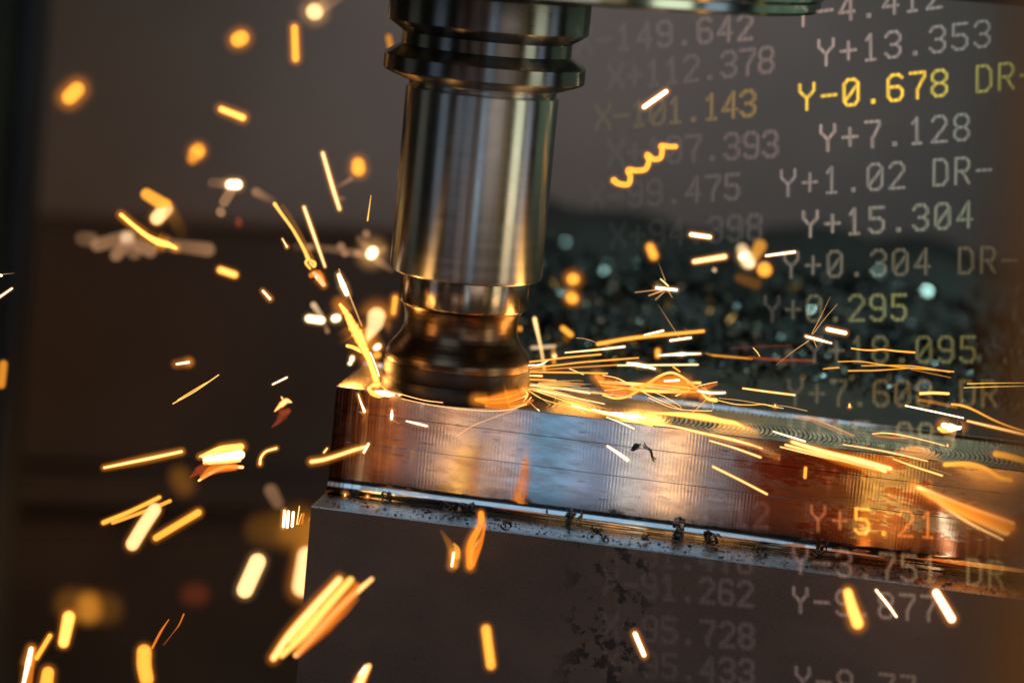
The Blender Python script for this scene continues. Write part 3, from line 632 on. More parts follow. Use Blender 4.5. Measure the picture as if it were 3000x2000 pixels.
S('cream yellow capsule leaning under the crossed amber bars', .83, [('cream', 'I', [(870, 655, 48), (940, 540, 48), (1015, 430, 46)])], 1.4)
S('amber bar slanting up right of the cream yellow capsule', .84, [('amber', 'I', [(1026, 614, 25), (1300, 450, 25)])], 1.7)
S('cream white capsule standing left of the block', .83, [('cream', 'I', [(1608, 955, 60), (1690, 772, 60)])], 1.4, gm=GLOWW)
S('bright white capsule half hidden by the left edge of the block', .98, [('cream', 'I', [(1985, 935, 72), (2014, 735, 66)]), ('white', 'I', [(2010, 930, 50), (2030, 740, 46)])], 1.6)
S('comb of short white and brown bars beside the block', .88, [('white', 'I', [(1868, 440, 11), (1860, 540, 11)]), ('white', 'I', [(1893, 445, 12), (1885, 545, 11)]), ('white', 'I', [(1925, 450, 12), (1917, 538, 11)]), ('orange', 'I', [(1965, 408, 4), (1948, 525, 6)]), ('yellow', 'I', [(1980, 458, 3), (1958, 528, 3)]), ('deep', 'I', [(1992, 458, 10), (1982, 520, 10)]), ('deep', 'I', [(2050, 462, 5), (2025, 503, 6)], (.7, .7))], 2.2)
S('dim brown oval floating above the comb of bars', 1.0, [('ghost', 'I', [(1778, 305, 46), (1822, 385, 40)], (.7, .6))])
S('broad dim orange glow low on the left', 1.15, [('blush', 'I', [(580, 1055, 110), (582, 1090, 115)], (.8, .8)), ('dim', 'I', [(470, 1050, 150), (700, 1080, 140)], (.7, .5))])
S('dim brown glow under the striped flare', 1.15, [('dim', 'I', [(1180, 215, 95), (1210, 270, 95)], (.8, .8))])
S('dim brown glow beside the left edge of the block', 1.1, [('dim', 'I', [(1720, 560, 150), (1960, 560, 210)], (.5, 1)), ('blush', 'I', [(1900, 580, 110), (2030, 570, 130)], (.3, .6))])
S('dim reddish glow in the dark below the cream capsule', 1.15, [('red', 'I', [(1260, 985, 100), (1300, 985, 100)], (.25, .25))])
S('yellow capsule low at left beside the broad glow', .84, [('yellow', 'I', [(452, 1135, 50), (418, 1300, 44)])], 1.4)
S('white streak rising from the bottom edge at far left', .84, [('white', 'I', [(205, 1345, 18), (185, 1440, 22), (152, 1580, 12)]), ('deep', 'I', [(225, 1340, 20), (190, 1580, 30)], (.5, .8))], 2.2)
S('orange bar leaning right beside the white streak at far left', .85, [('amber', 'I', [(328, 1258, 17), (240, 1402, 17)])], 1.7)
S('amber blob cut by the bottom edge at left', .84, [('amber', 'I', [(315, 1500, 44), (300, 1600, 48)])], 1.5)
S('deep amber capsule near the bottom left with red lines above', .83, [('amber', 'I', [(946, 1362, 52), (946, 1450, 52), (962, 1540, 50)])], 1.4)
S('curved red line above the deep amber capsule', .87, [('deep', 'I', [(1108, 1150, 4), (1055, 1230, 11), (1000, 1335, 12)])])
S('short red line fading out right of the curved red one', .87, [('deep', 'I', [(1206, 1115, 7), (1175, 1185, 7), (1130, 1245, 3), (1075, 1315, 8)], (1, .15))])
S('sheaf of thick orange streaks in front of the lower left of the block', .80, [('orange', 'I', [(1795, 1402, 22), (1900, 1250, 24), (2060, 1070, 26), (2225, 890, 22)]), ('yellow', 'I', [(1850, 1385, 18), (2000, 1240, 26), (2150, 1060, 28), (2300, 892, 22)]), ('orange', 'I', [(1945, 1380, 20), (2100, 1210, 26), (2260, 1040, 24), (2440, 885, 12)]), ('deep', 'I', [(1960, 1360, 30), (2140, 1190, 46), (2280, 1020, 40), (2340, 930, 26)], (.9, .9)),
   ('deep', 'I', [(2110, 1215, 4), (2240, 1140, 5), (2350, 1010, 4)]), ('yellow', 'I', [(1905, 1290, 18), (2010, 1180, 24), (2080, 1100, 14)])], 1.8, name='flare', cat='flare')
S('orange flame-like wisp on the dark lower face of the block', .85, [('deep', 'J', [(1140, 455, 24), (1140, 520, 26), (1085, 630, 34), (1070, 700, 40), (1068, 800, 34)]), ('amber', 'J', [(1142, 460, 22), (1143, 500, 24)], (.6, .6)), ('deep', 'J', [(1170, 525, 10), (1135, 660, 22), (1085, 790, 26)]), ('amber', 'J', [(1150, 600, 4), (1085, 700, 16), (1075, 780, 24)], (.5, .8))], 1.5)
S('white bar with an orange glow beside the flame-like wisp', .853, [('white', 'J', [(962, 715, 12), (950, 798, 11)]), ('amber', 'J', [(965, 655, 8), (985, 690, 20), (985, 740, 20)], (.6, .8)), ('blush', 'J', [(880, 570, 14), (930, 650, 34), (970, 720, 60), (970, 790, 40)], (.1, .7))], 3)
S('amber bar standing on the dark lower face of the block', .81, [('amber', 'J', [(1174, 1215, 34), (1205, 1448, 34)])], 1.5)
S('yellow-white blob rising from the bottom edge in front of the block', .81, [('white', 'J', [(390, 1470, 24), (350, 1540, 32), (330, 1610, 32)]), ('orange', 'J', [(405, 1455, 20), (335, 1580, 44)])], 1.5)
S('white bar leaning on the dark face near the black spots', .84, [('white', 'J', [(2152, 1245, 17), (2210, 1382, 17)])], 2.0)
S('yellow bent blob under the lowest number rows', .82, [('yellow', 'K', [(1222, 1015, 34), (1245, 1100, 40), (1280, 1200, 44)])], 1.6)
S('thin white needle between two bright blobs at lower right', .84, [('white', 'K', [(1395, 1000, 8), (1460, 1080, 9), (1518, 1160, 7)])], 2.0)
S('white capsule leaning at lower right', .82, [('white', 'K', [(1762, 1015, 26), (1855, 1172, 30)])], 1.7)

# --- right of the tool
S('amber disc blurred right of the shank, upper of two', .97, [('amber', 'E', [(1743, 375, 42), (1747, 375, 42)]), ('cream', 'E', [(1743, 378, 26), (1748, 378, 26)])], 1.7)
S('amber disc blurred right of the shank, lower of two', .97, [('amber', 'E', [(1735, 498, 40), (1742, 502, 40)])], 1.6)
S('white bar tilted up right of the shank', .9, [('white', 'B', [(1988, 702, 18), (2130, 602, 18)])], 1.8)
S('amber zigzag corkscrew right of the shank', .9, [('amber', 'B', [(1790, 1185, 25), (1820, 1205, 22), (1880, 1210, 21), (1897, 1165, 20), (1885, 1118, 24), (1940, 1120, 21), (1995, 1110, 21), (2018, 1060, 20), (2008, 1018, 24), (2050, 1045, 20), (2095, 1035, 20), (2105, 985, 20), (2100, 958, 22), (2150, 962, 20), (2192, 962, 20)])], 1.5)
S('small dull orange spark left of the grooved flange', .98, [('blush', 'B', [(310, 245, 26), (325, 320, 22)])])
S('small bright line cut by the left edge of the picture', .88, [('white', 'D', [(-20, 505, 7), (78, 437, 6)])], 2)
S('tiny white burst at the left edge of the picture', .88, [('white', 'D', [(-12, 345, 8), (8, 352, 10)]), ('thin', 'D', [(5, 345, 2), (95, 336, 1.5)], (.9, .2))])
S('dull amber capsule cut by the left edge of the picture', .93, [('blush', 'D', [(22, 935, 40), (8, 1065, 40)])])
S('orange oval blurred over the chip pile', .97, [('amber', 'i', [(765, 465, 50), (802, 555, 52)])], 1.5)
S('short pale bar above the longer pale bar over the chip pile', .92, [('white', 'i', [(1215, 325, 24), (1415, 352, 24)])], 1.9)
S('longer yellow bar left of the heart-shaped light', .93, [('pale', 'i', [(1248, 620, 28), (1578, 566, 32)]), ('white', 'i', [(1420, 592, 14), (1570, 568, 18)])], 1.7)
S('heart-shaped white and tan light over the chip pile', .98, [('white', 'i', [(1800, 560, 78), (1845, 630, 72)]), ('ghostpale', 'i', [(1768, 480, 66), (1830, 620, 84)]), ('amber', 'i', [(1965, 450, 78), (1895, 590, 46)], (.55, .6)), ('dim', 'i', [(1740, 800, 70), (1920, 860, 90)], (.8, .7))], 1.5, gm=GLOWW)
S('round yellow-white disc right of the heart-shaped light', .97, [('cream', 'i', [(2013, 698, 74), (2017, 700, 74)]), ('amber', 'i', [(2013, 710, 84), (2017, 712, 84)])], 1.4)
S('tiny tan ring below the longer yellow bar', .95, [('ghostpale', 'i', [(1466, 711, 26), (1469, 713, 26)])])
S('white line right of the heart-shaped light', .9, [('white', 'G', [(737, 212, 8), (914, 188, 10)])], 1.8)
S('white bar with thin rays bursting from it over the chips', .89, [('white', 'i', [(838, 908, 19), (1050, 930, 18)]), ('pale', 'i', [(880, 812, 8), (962, 885, 9)]), ('thin', 'i', [(750, 992, 10), (900, 938, 8)], (.5, 1)), ('thin', 'i', [(600, 957, 8), (830, 930, 5)], (.4, .8)), ('thin', 'i', [(825, 1035, 12), (920, 950, 6)], (.3, .7)), ('thin', 'i', [(960, 940, 5), (1005, 1010, 8)], (.7, .3)), ('thin', 'i', [(855, 630, 2), (930, 830, 5)], (.2, .8))], 2.0, gm=GLOWW)
S('long orange bar rising to the right over the chips', .91, [('amber', 'i', [(195, 1520, 22), (600, 1452, 20), (1345, 1380, 18)], (1, 1), .06)], 1.6)
S('short white dash on top of the long orange bar', .89, [('white', 'i', [(702, 1422, 8), (905, 1376, 13)])], 1.8)
S('white dash with one long thin ray below the orange bar end', .89, [('white', 'd', [(242, 176, 14), (460, 146, 14)]), ('thin', 'i', [(850, 1090, 1.5), (960, 1260, 3), (1085, 1450, 3)], (.4, 1)), ('thin', 'i', [(1140, 1350, 1.5), (1178, 1375, 2)], (.6, .8)), ('thin', 'i', [(1178, 1375, 2), (1158, 1430, 2)], (.8, .6))], 1.9)
S('pale tapering bar right of the cutter', .88, [('pale', 'c', [(700, 595, 10), (1100, 558, 15), (1475, 515, 19)]), ('white', 'c', [(1200, 545, 6), (1470, 517, 11)])], 1.5)
S('tall pale needle pointing down beside the cutter', .94, [('pale', 'c', [(297, 150, 26), (320, 260, 24), (340, 350, 20), (385, 560, 14), (425, 825, 11)], (1, .7))], 1.5)
S('level tan bar crossing the tall pale needle', .95, [('ghostpale', 'c', [(265, 530, 24), (555, 512, 26)])])
S('white bead over an amber bead beside the cutter', .94, [('white', 'c', [(557, 638, 27), (559, 642, 27)]), ('amber', 'c', [(550, 715, 26), (552, 722, 26)], (.8, .8)), ('amber', 'c', [(545, 580, 34), (550, 650, 40)], (.4, .5))], 1.6)
S('amber bead right against the neck of the tool', .97, [('amber', 'c', [(100, 278, 26), (102, 284, 26)])], 1.5)
S('amber capsule blurred over the front of the chip pile', .96, [('amber', 'c', [(668, 275, 36), (770, 358, 38)]), ('dim', 'c', [(690, 400, 50), (720, 430, 50)])], 1.4)
for k, (lb, pts, st) in enumerate((
    ('topmost amber line fanning out right from the cutter', [(235, 716, 11), (470, 690, 11), (700, 660, 11), (1165, 617, 11)], 'amber'),
    ('wavy amber line second from the top in the fan right of the cutter', [(235, 796, 9), (600, 758, 9), (900, 722, 10), (1300, 690, 10), (1660, 662, 8)], 'amber'),
    ('dull orange line in the middle of the fan right of the cutter', [(240, 828, 9), (800, 790, 8), (1360, 757, 9)], 'blush'),
    ('level amber line low in the fan right of the cutter', [(240, 848, 11), (800, 856, 10), (1250, 867, 10)], 'amber'),
    ('short pale line touching the right side of the cutter', [(240, 895, 10), (390, 900, 14)], 'pale'),
    ('short amber line below the short pale one at the cutter', [(215, 945, 11), (400, 952, 11), (572, 960, 10)], 'amber'),
    ('short white hooked line touching the cutter near the fan', [(220, 760, 8), (360, 756, 12), (430, 722, 5), (490, 687, 3)], 'white'),
    ('yellow-white comet line under the fan right of the cutter', [(240, 1022, 9), (500, 1048, 10), (800, 1088, 13), (1020, 1125, 13)], 'pale'),
    ('thin yellow line running on from the comet line', [(1040, 1113, 7), (1300, 1145, 7), (1570, 1180, 6)], 'yellow'))):
    S(lb, .888 + .004 * (k % 3), [(st, 'c', pts)], 1.7)
S('small yellow dash lying across the fan of lines', .885, [('yellow', 'c', [(755, 805, 9), (938, 880, 9)])])
S('hair-thin cream arc left of the orange bar over the chips', .885, [('thin', 'c', [(845, 403, 4), (930, 408, 3), (1020, 430, 4), (1115, 468, 2)])])
S('long pale level line right of the white comet', .9, [('pale', 'c', [(1382, 760, 10), (1900, 757, 12), (2440, 752, 12)])], 1.6)
S('white comet blob on the long pale level line', .892, [('white', 'c', [(1520, 735, 15), (1640, 752, 30), (1760, 775, 24), (1875, 806, 12)])], 2.0, gm=GLOWW)
S('white spindle-shaped line below the white dash with a ray', .895, [('white', 'd', [(112, 340, 7), (250, 330, 12), (360, 325, 22), (460, 322, 13), (568, 320, 7)])], 1.9, gm=GLOWW)
S('amber blob at the left end of the spindle-shaped line', .95, [('amber', 'd', [(102, 290, 30), (98, 345, 26)])], 1.5)
S('tiny amber dash above the looping flare', .885, [('amber', 'd', [(268, 462, 12), (342, 516, 10)])])
S('tiny amber dash alone above the red ribbons', .885, [('yellow', 'd', [(1145, 257, 6), (1185, 300, 7), (1216, 348, 5)])])
S('looping orange flare of woven bands lying over the milled top', .878, [
   ('deep', 'c', [(1110, 905, 30), (1210, 990, 84), (1330, 1050, 110), (1500, 1090, 84), (1700, 1050, 40), (1900, 1000, 84), (2100, 1000, 120), (2300, 1060, 120), (2480, 1130, 70), (2560, 1180, 20)], (.75, .75)),
   ('yellow', 'c', [(1200, 1150, 14), (1350, 1192, 14), (1500, 1172, 16), (1640, 1100, 18), (1760, 1020, 18), (1900, 925, 18), (2020, 868, 16), (2120, 862, 16), (2250, 925, 16), (2380, 1030, 16), (2520, 1150, 16)]),
   ('yellow', 'c', [(1140, 972, 8), (1450, 985, 11), (1700, 1005, 14), (2000, 1025, 12), (2300, 1055, 14), (2500, 1085, 10)]), ('pale', 'c', [(1160, 990, 5), (1500, 1010, 7), (1800, 1040, 9), (2200, 1080, 8)]),
   ('yellow', 'c', [(1165, 1020, 7), (1400, 1050, 8), (1700, 1085, 22), (1950, 1100, 26), (2240, 1105, 20), (2420, 1110, 10)]), ('orange', 'c', [(1190, 890, 5), (1380, 930, 6), (1560, 1020, 8), (1720, 1110, 7), (1900, 1200, 5), (2200, 1330, 3)]),
   ('orange', 'c', [(1220, 1090, 8), (1400, 1075, 8), (1600, 1045, 8)]), ('orange', 'c', [(1800, 1090, 5), (2000, 1170, 4), (2200, 1290, 3), (2215, 1350, 3)]), ('orange', 'd', [(0, 800, 4), (240, 905, 4), (450, 938, 4), (690, 945, 5)]), ('orange', 'd', [(300, 780, 8), (500, 690, 6), (640, 650, 5), (750, 628, 4)]), ('deep', 'd', [(560, 720, 22), (660, 680, 30), (740, 650, 20)], (.7, .4))], 1.35, name='flare', cat='flare', slope=0)
S('white bar with a starry burst at the right end of the looping flare', .87, [('white', 'd', [(545, 728, 9), (680, 748, 17), (832, 746, 13)]), ('yellow', 'd', [(600, 775, 14), (660, 815, 24), (735, 828, 30)]), ('thin', 'd', [(685, 765, 5), (560, 890, 5), (432, 1012, 7)]), ('thin', 'd', [(680, 745, 4), (580, 685, 5)]), ('thin', 'd', [(690, 830, 3), (715, 915, 4)]), ('thin', 'd', [(650, 745, 2), (610, 675, 2)]), ('thin', 'd', [(545, 806, 2), (700, 812, 2)], (.5, .9))], 2.0, gm=GLOWW)
S('white bar floating inside the looping flare', .868, [('white', 'd', [(178, 618, 13), (332, 610, 14)])], 1.6)
S('yellow bar behind the looping flare on its right', .9, [('yellow', 'd', [(430, 640, 16), (562, 640, 17)])], 1.5)
S('long yellow line from the cutter along the milled top', .868, [('yellow', 'c', [(220, 1068, 6), (500, 1160, 7), (800, 1265, 9), (1100, 1370, 12), (1500, 1470, 12), (1840, 1558, 8)]), ('yellow', 'c', [(205, 1080, 5), (350, 1180, 6), (560, 1255, 6), (800, 1310, 6), (960, 1390, 9)])], 1.8)
S('white-hot burst lying on the milled edge of the block', .866, [('white', 'c', [(790, 1288, 7), (1100, 1362, 13), (1400, 1400, 22), (1600, 1415, 40), (1690, 1430, 32), (1740, 1440, 14)], (1, 1), .1), ('white', 'c', [(1060, 1335, 5), (1300, 1400, 12), (1650, 1490, 10)]), ('yellow', 'c', [(1480, 1390, 20), (1640, 1380, 30), (1720, 1420, 20)], (.8, .9))], 2.6, name='flare', cat='flare')
S('two thin yellow lines skimming the milled top beside the cutter', .87, [('pale', 'c', [(330, 1085, 5), (520, 1118, 11), (800, 1180, 6), (1215, 1267, 7)]), ('yellow', 'c', [(560, 1165, 3), (575, 1215, 3)])], 1.7)
S('thin line falling from the cutter to the block edge with a white tip', .864, [('thin', 'c', [(205, 1218, 3), (290, 1300, 4), (340, 1345, 6)]), ('white', 'c', [(338, 1340, 8), (358, 1357, 6)])], 1.5)
S('thin line slanting right from the foot of the cutter', .865, [('thin', 'c', [(190, 1075, 3), (330, 1155, 4), (502, 1278, 4)])])
S('short line crossing the block edge below the white-hot burst', .858, [('white', 'c', [(1240, 1440, 5), (1400, 1500, 6), (1600, 1590, 8)])], 1.6)
S('yellow wedge-shaped flare pointing right along the milled top', .87, [('yellow', 'd', [(0, 965, 8), (200, 975, 18), (400, 990, 30), (600, 1015, 38), (800, 1055, 28), (950, 1082, 24), (1050, 1125, 5)]), ('pale', 'd', [(20, 968, 4), (300, 985, 14), (560, 1010, 16), (760, 1050, 10)])], 1.4, name='flare', cat='flare')
S('long bright streak running down along the front edge of the block', .86, [('orange', 'd', [(20, 1070, 10), (300, 1120, 13), (600, 1190, 18), (900, 1255, 22), (1100, 1310, 18), (1240, 1355, 7)]), ('pale', 'd', [(40, 1075, 4), (500, 1165, 8), (800, 1235, 9), (1080, 1305, 6)]), ('deep', 'd', [(620, 1200, 24), (900, 1290, 26), (1200, 1340, 14)], (.3, .5))], 1.7)
S('yellow streak below the long bright streak on the milled side', .856, [('orange', 'd', [(668, 1270, 8), (940, 1350, 11), (1225, 1452, 13)])], 1.7)
S('thin wavering gold lines over the olive plate right of the starry burst', .88, [('thin', 'd', [(770, 805, 3), (1000, 830, 4), (1280, 875, 3), (1500, 895, 3), (1735, 945, 4)]), ('yellow', 'd', [(760, 830, 5), (950, 872, 6), (1130, 880, 5), (1250, 872, 7), (1370, 900, 6), (1475, 917, 4)])])
S('small gold bead on the wavering gold lines', .876, [('orange', 'd', [(1384, 882, 12), (1384, 892, 17)])], 2)
S('orange bar above the wavering gold lines', .885, [('orange', 'd', [(1032, 698, 10), (1300, 735, 12), (1598, 772, 12)])], 1.6)
S('dim red ribbons over the front of the chip pile', .91, [('blush', 'd', [(620, 315, 10), (700, 335, 18), (900, 355, 18), (1130, 375, 16)], (.5, .9)), ('amber', 'd', [(700, 338, 9), (900, 355, 9), (1120, 372, 8)], (.9, .6)), ('red', 'd', [(1100, 360, 22), (1400, 385, 24), (1810, 395, 18)], (.9, .7)), ('red', 'd', [(900, 262, 16), (1250, 240, 18), (1560, 232, 10)], (.2, .35))])
S('white dash with three fine rays under the number rows', .88, [('white', 'd', [(1722, 130, 14), (1850, 165, 17), (2000, 205, 8)]), ('thin', 'G', [(1022, 700, 2), (1080, 590, 2), (1138, 470, 1.5)], (1, .4)), ('thin', 'G', [(1028, 705, 2), (1100, 610, 2), (1182, 515, 1.5)], (1, .6)), ('thin', 'G', [(1005, 742, 2.5), (900, 815, 2), (800, 895, 2)], (1, .3)), ('thin', 'G', [(1035, 740, 2), (1052, 782, 1.5)])], 2.0)
S('fat white dash right of the dash with three fine rays', .885, [('white', 'G', [(1122, 672, 15), (1232, 695, 15)])], 1.8)
S('wavy amber line across the row of numbers ending in ninety-five', .87, [('amber', 'e', [(355, 75, 9), (480, 92, 9), (600, 95, 10), (700, 88, 10), (850, 105, 11), (1042, 120, 12)])], 1.4)
S('sheaf of crossing amber lines below the wavy amber line', .89, [('amber', 'e', [(205, 220, 6), (440, 218, 7), (650, 248, 7), (900, 282, 8), (1200, 305, 9), (1470, 330, 9)]), ('amber', 'e', [(465, 265, 6), (900, 262, 7), (1150, 285, 7), (1430, 336, 7)]), ('amber', 'e', [(320, 320, 9), (480, 318, 8), (640, 315, 8), (1000, 290, 6)]), ('blush', 'e', [(1000, 305, 5), (1200, 345, 6), (1440, 395, 5)]), ('amber', 'e', [(45, 300, 6), (110, 292, 9), (215, 285, 9)])])
S('upper of two parallel gold lines at the right edge', .87, [('yellow', 'e', [(1620, 462, 6), (1900, 455, 6), (2300, 452, 6)])])
S('lower of two parallel gold lines at the right edge', .87, [('yellow', 'e', [(1582, 505, 5), (1900, 495, 6), (2300, 486, 5)])])
S('level yellow bar at the right above the white needle', .88, [('yellow', 'e', [(1108, 568, 20), (1250, 562, 20), (1412, 570, 20)]), ('blush', 'e', [(1090, 640, 24), (1250, 665, 30), (1500, 720, 24)], (.5, .3))])
S('small gold bead alone under the number rows', .88, [('orange', 'e', [(332, 690, 14), (333, 708, 20)])], 1.8)
S('long white needle at the right slanting down', .862, [('white', 'e', [(945, 702, 8), (1260, 768, 10), (1575, 836, 9)])], 1.6)
S('thick white-orange streak leaving by the right edge', .85, [('orange', 'e', [(1620, 868, 12), (1900, 935, 18), (2300, 1030, 20)]), ('white', 'e', [(1640, 872, 7), (1900, 936, 11), (2300, 1030, 12)])], 1.7)
S('curving amber line above the thick streak at the right edge', .86, [('amber', 'e', [(1452, 686, 13), (1560, 700, 14), (1690, 748, 14), (1900, 855, 13), (2100, 935, 13), (2300, 995, 13)])], 1.5)
S('white-hot patch burning on the block top at the right', .86, [('white', 'e', [(1360, 915, 26), (1440, 940, 42), (1520, 945, 24), (1545, 938, 16)], (1, 1), .15), ('yellow', 'e', [(1310, 950, 20), (1360, 975, 26), (1450, 985, 14)], (.8, .8))], 2.4, name='flare', cat='flare')
S('curved orange line with a gold bead at its end below the white-hot patch', .858, [('orange', 'e', [(580, 1010, 5), (700, 1000, 7), (850, 1015, 7), (1050, 1055, 6), (1250, 1105, 5), (1375, 1140, 4)]), ('orange', 'e', [(1403, 1125, 9), (1403, 1140, 15)]), ('deep', 'e', [(600, 1028, 10), (800, 1050, 14), (970, 1055, 10)])], 1.5)
S('orange line along the right end of the front edge', .852, [('orange', 'e', [(262, 1125, 5), (500, 1162, 7), (800, 1218, 9), (1182, 1306, 7)])], 1.7)
S('orange line dropping away from the right end of the front edge', .852, [('orange', 'e', [(808, 1282, 6), (1050, 1370, 9), (1345, 1465, 9)]), ('thin', 'e', [(1222, 1384, 2), (1440, 1455, 2)], (.9, .4))], 1.7)
S('thick amber S-curve on the milled side near the right edge', .84, [('amber', 'K', [(1818, 230, 15), (1950, 226, 15), (2055, 252, 14), (2140, 305, 14), (2215, 325, 14)]), ('yellow', 'K', [(1830, 230, 6), (1950, 227, 6), (2055, 254, 5), (2140, 306, 5)])], 1.6)
S('thick amber bar cut by the right edge above the S-curve', .835, [('amber', 'K', [(2125, 165, 21), (2200, 180, 20), (2330, 215, 20)]), ('yellow', 'K', [(2130, 165, 9), (2320, 212, 9)])], 1.6)
S('cone of orange streaks opening to the lower right', .82, [('deep', 'K', [(1625, 365, 6), (1750, 430, 24), (1950, 520, 44), (2200, 610, 46)]), ('yellow', 'K', [(1830, 490, 12), (2000, 565, 16), (2190, 645, 18)]), ('orange', 'K', [(1640, 370, 8), (1720, 420, 16), (1900, 520, 14), (2180, 655, 10)]), ('orange', 'K', [(1655, 372, 12), (1900, 470, 8), (2225, 590, 14)]), ('orange', 'K', [(1720, 430, 5), (1950, 580, 6), (2165, 690, 5)]), ('yellow', 'K', [(1650, 375, 10), (1680, 385, 12)]), ('orange', 'K', [(1760, 430, 12), (1790, 450, 12)])], 1.5, name='flare', cat='flare')
S('sheaf of three bright streaks on the right of the milled side', .85, [('orange', 'K', [(880, 92, 10), (1100, 160, 17), (1300, 210, 22), (1480, 255, 14)]), ('pale', 'K', [(900, 98, 5), (1100, 160, 8), (1420, 240, 12)]), ('orange', 'K', [(840, 110, 8), (1100, 180, 10), (1450, 272, 12)]), ('orange', 'K', [(808, 122, 4), (1050, 180, 6), (1250, 222, 5)]), ('deep', 'K', [(950, 140, 14), (1200, 215, 30), (1420, 275, 16)], (.3, .7))], 1.6, name='flare', cat='flare')
S('white spark dash ending on the front edge above the sheaf of streaks', .857, [('white', 'd', [(1365, 1170, 6), (1540, 1225, 8), (1712, 1278, 8)])], 1.7)
S('orange needle on the milled side below the sheaf of streaks', .85, [('orange', 'K', [(395, 243, 7), (560, 325, 7), (725, 411, 7)])], 1.7)
S('tiny yellow double bead on the milled side', .85, [('amber', 'K', [(962, 252, 10), (958, 308, 10)])], 1.6)
S('white bar with an orange rim in the middle of the milled side', .853, [('white', 'h', [(1215, 500, 9), (1310, 562, 13), (1402, 628, 16)])], 1.8)
S('hair-thin pinkish line slanting across the milled side', .86, [('thin', 'E', [(980, 1405, 3), (1080, 1340, 4), (1200, 1292, 3), (1380, 1225, 2.5)], (.7, .9))])
S('soft orange flame licking the right foot of the cutter', .864, [('deep', 'E', [(1110, 1165, 14), (1200, 1170, 32), (1320, 1150, 50), (1400, 1120, 34), (1440, 1090, 8)]), ('deep', 'E', [(1180, 1205, 18), (1320, 1205, 26), (1430, 1185, 26), (1480, 1170, 10)], (.9, .7)), ('orange', 'E', [(1120, 1166, 3), (1260, 1160, 4), (1360, 1135, 4), (1432, 1100, 4)]), ('orange', 'E', [(1200, 1190, 3), (1330, 1178, 4), (1440, 1140, 4)]), ('yellow', 'E', [(1415, 1090, 4), (1445, 1130, 6), (1420, 1180, 5)]), ('orange', 'E', [(1330, 1215, 3), (1430, 1190, 4), (1470, 1150, 4)])], 1.5, name='flare', cat='flare')
S('pale bent reflection-like streak on the plate edge under the number rows', .868, [('ghost', 'd', [(1590, 1010, 18), (1750, 1030, 30), (1900, 1080, 34), (2080, 1160, 34), (2240, 1215, 20)], (1, .9)), ('ghostpale', 'd', [(1600, 1000, 6), (1800, 1030, 10), (2000, 1110, 8), (2230, 1210, 5)], (.8, .8))])

rg_ = random.Random(41); st_ = []
for k in range(44):
    a = rg_.uniform(-.16, .38); L = rg_.uniform(250, 900) * (1 if k % 3 else .6); x0 = rg_.uniform(235, 420); y0 = 1060 + rg_.uniform(-70, 20) + (x0 - 235) * a; sag = rg_.uniform(-10, 50)
    st_.append((rg_.choice(('thin', 'orange', 'yellow')), 'c', [(x0, y0, 2.2), (x0 + L * .5, y0 + L * .5 * a + sag * .25, rg_.uniform(3, 6.5)), (x0 + L, y0 + L * a + sag, 1.8)], (rg_.uniform(.5, 1), rg_.uniform(.2, .8))))
S('spray of hair-thin gold lines fanning out from the foot of the cutter', .882, st_, 0, name='flare', cat='flare', slope=0)

# ------------------------------------------------------------------ glowing coordinate readout hanging over the right of the scene
GL = {  # strokes on a 4 x 6 cell, y down
 '0': [[(1,0),(3,0),(4,1),(4,5),(3,6),(1,6),(0,5),(0,1),(1,0)],[(.3,5),(3.7,1.4)]], '1': [[(.8,1.2),(2,0),(2,6)],[(.8,6),(3.2,6)]], '2': [[(0,1),(1,0),(3,0),(4,1),(4,2),(0,6),(4,6)]],
 '3': [[(0,1),(1,0),(3,0),(4,1),(4,2),(3,3),(1.6,3)],[(3,3),(4,4),(4,5),(3,6),(1,6),(0,5)]], '4': [[(3.1,6),(3.1,0),(0,4.2),(4,4.2)]], '5': [[(4,0),(.2,0),(.2,2.6),(3,2.6),(4,3.5),(4,5),(3,6),(1,6),(0,5.2)]],
 '6': [[(3.8,.7),(3,0),(1,0),(0,1),(0,5),(1,6),(3,6),(4,5),(4,3.8),(3,2.8),(0,2.8)]], '7': [[(0,0),(4,0),(4,1),(2,4),(2,6)]], '8': [[(1,0),(3,0),(4,1),(4,2),(3,3),(1,3),(0,2),(0,1),(1,0)],[(1,3),(0,4),(0,5),(1,6),(3,6),(4,5),(4,4),(3,3)]],
 '9': [[(.2,5.3),(1,6),(3,6),(4,5),(4,1),(3,0),(1,0),(0,1),(0,2.2),(1,3.2),(4,3.2)]], 'Y': [[(0,0),(0,1.6),(2,3.4),(4,1.6),(4,0)],[(2,3.4),(2,6)]], 'X': [[(0,0),(0,.8),(4,5.2),(4,6)],[(4,0),(4,.8),(0,5.2),(0,6)]],
 '+': [[(0,3.2),(4,3.2)],[(2,1.2),(2,5.2)]], '-': [[(0,3.2),(4,3.2)]], '.': [[(1.75,5.5),(2.25,5.5)],[(1.75,5.9),(2.25,5.9)]], 'D': [[(.2,0),(2.8,0),(4,1.2),(4,4.8),(2.8,6),(.2,6),(.2,0)]], 'R': [[(.2,6),(.2,0),(3,0),(4,.9),(4,2.2),(3,3.1),(.2,3.1)],[(2,3.1),(4,6)]]}
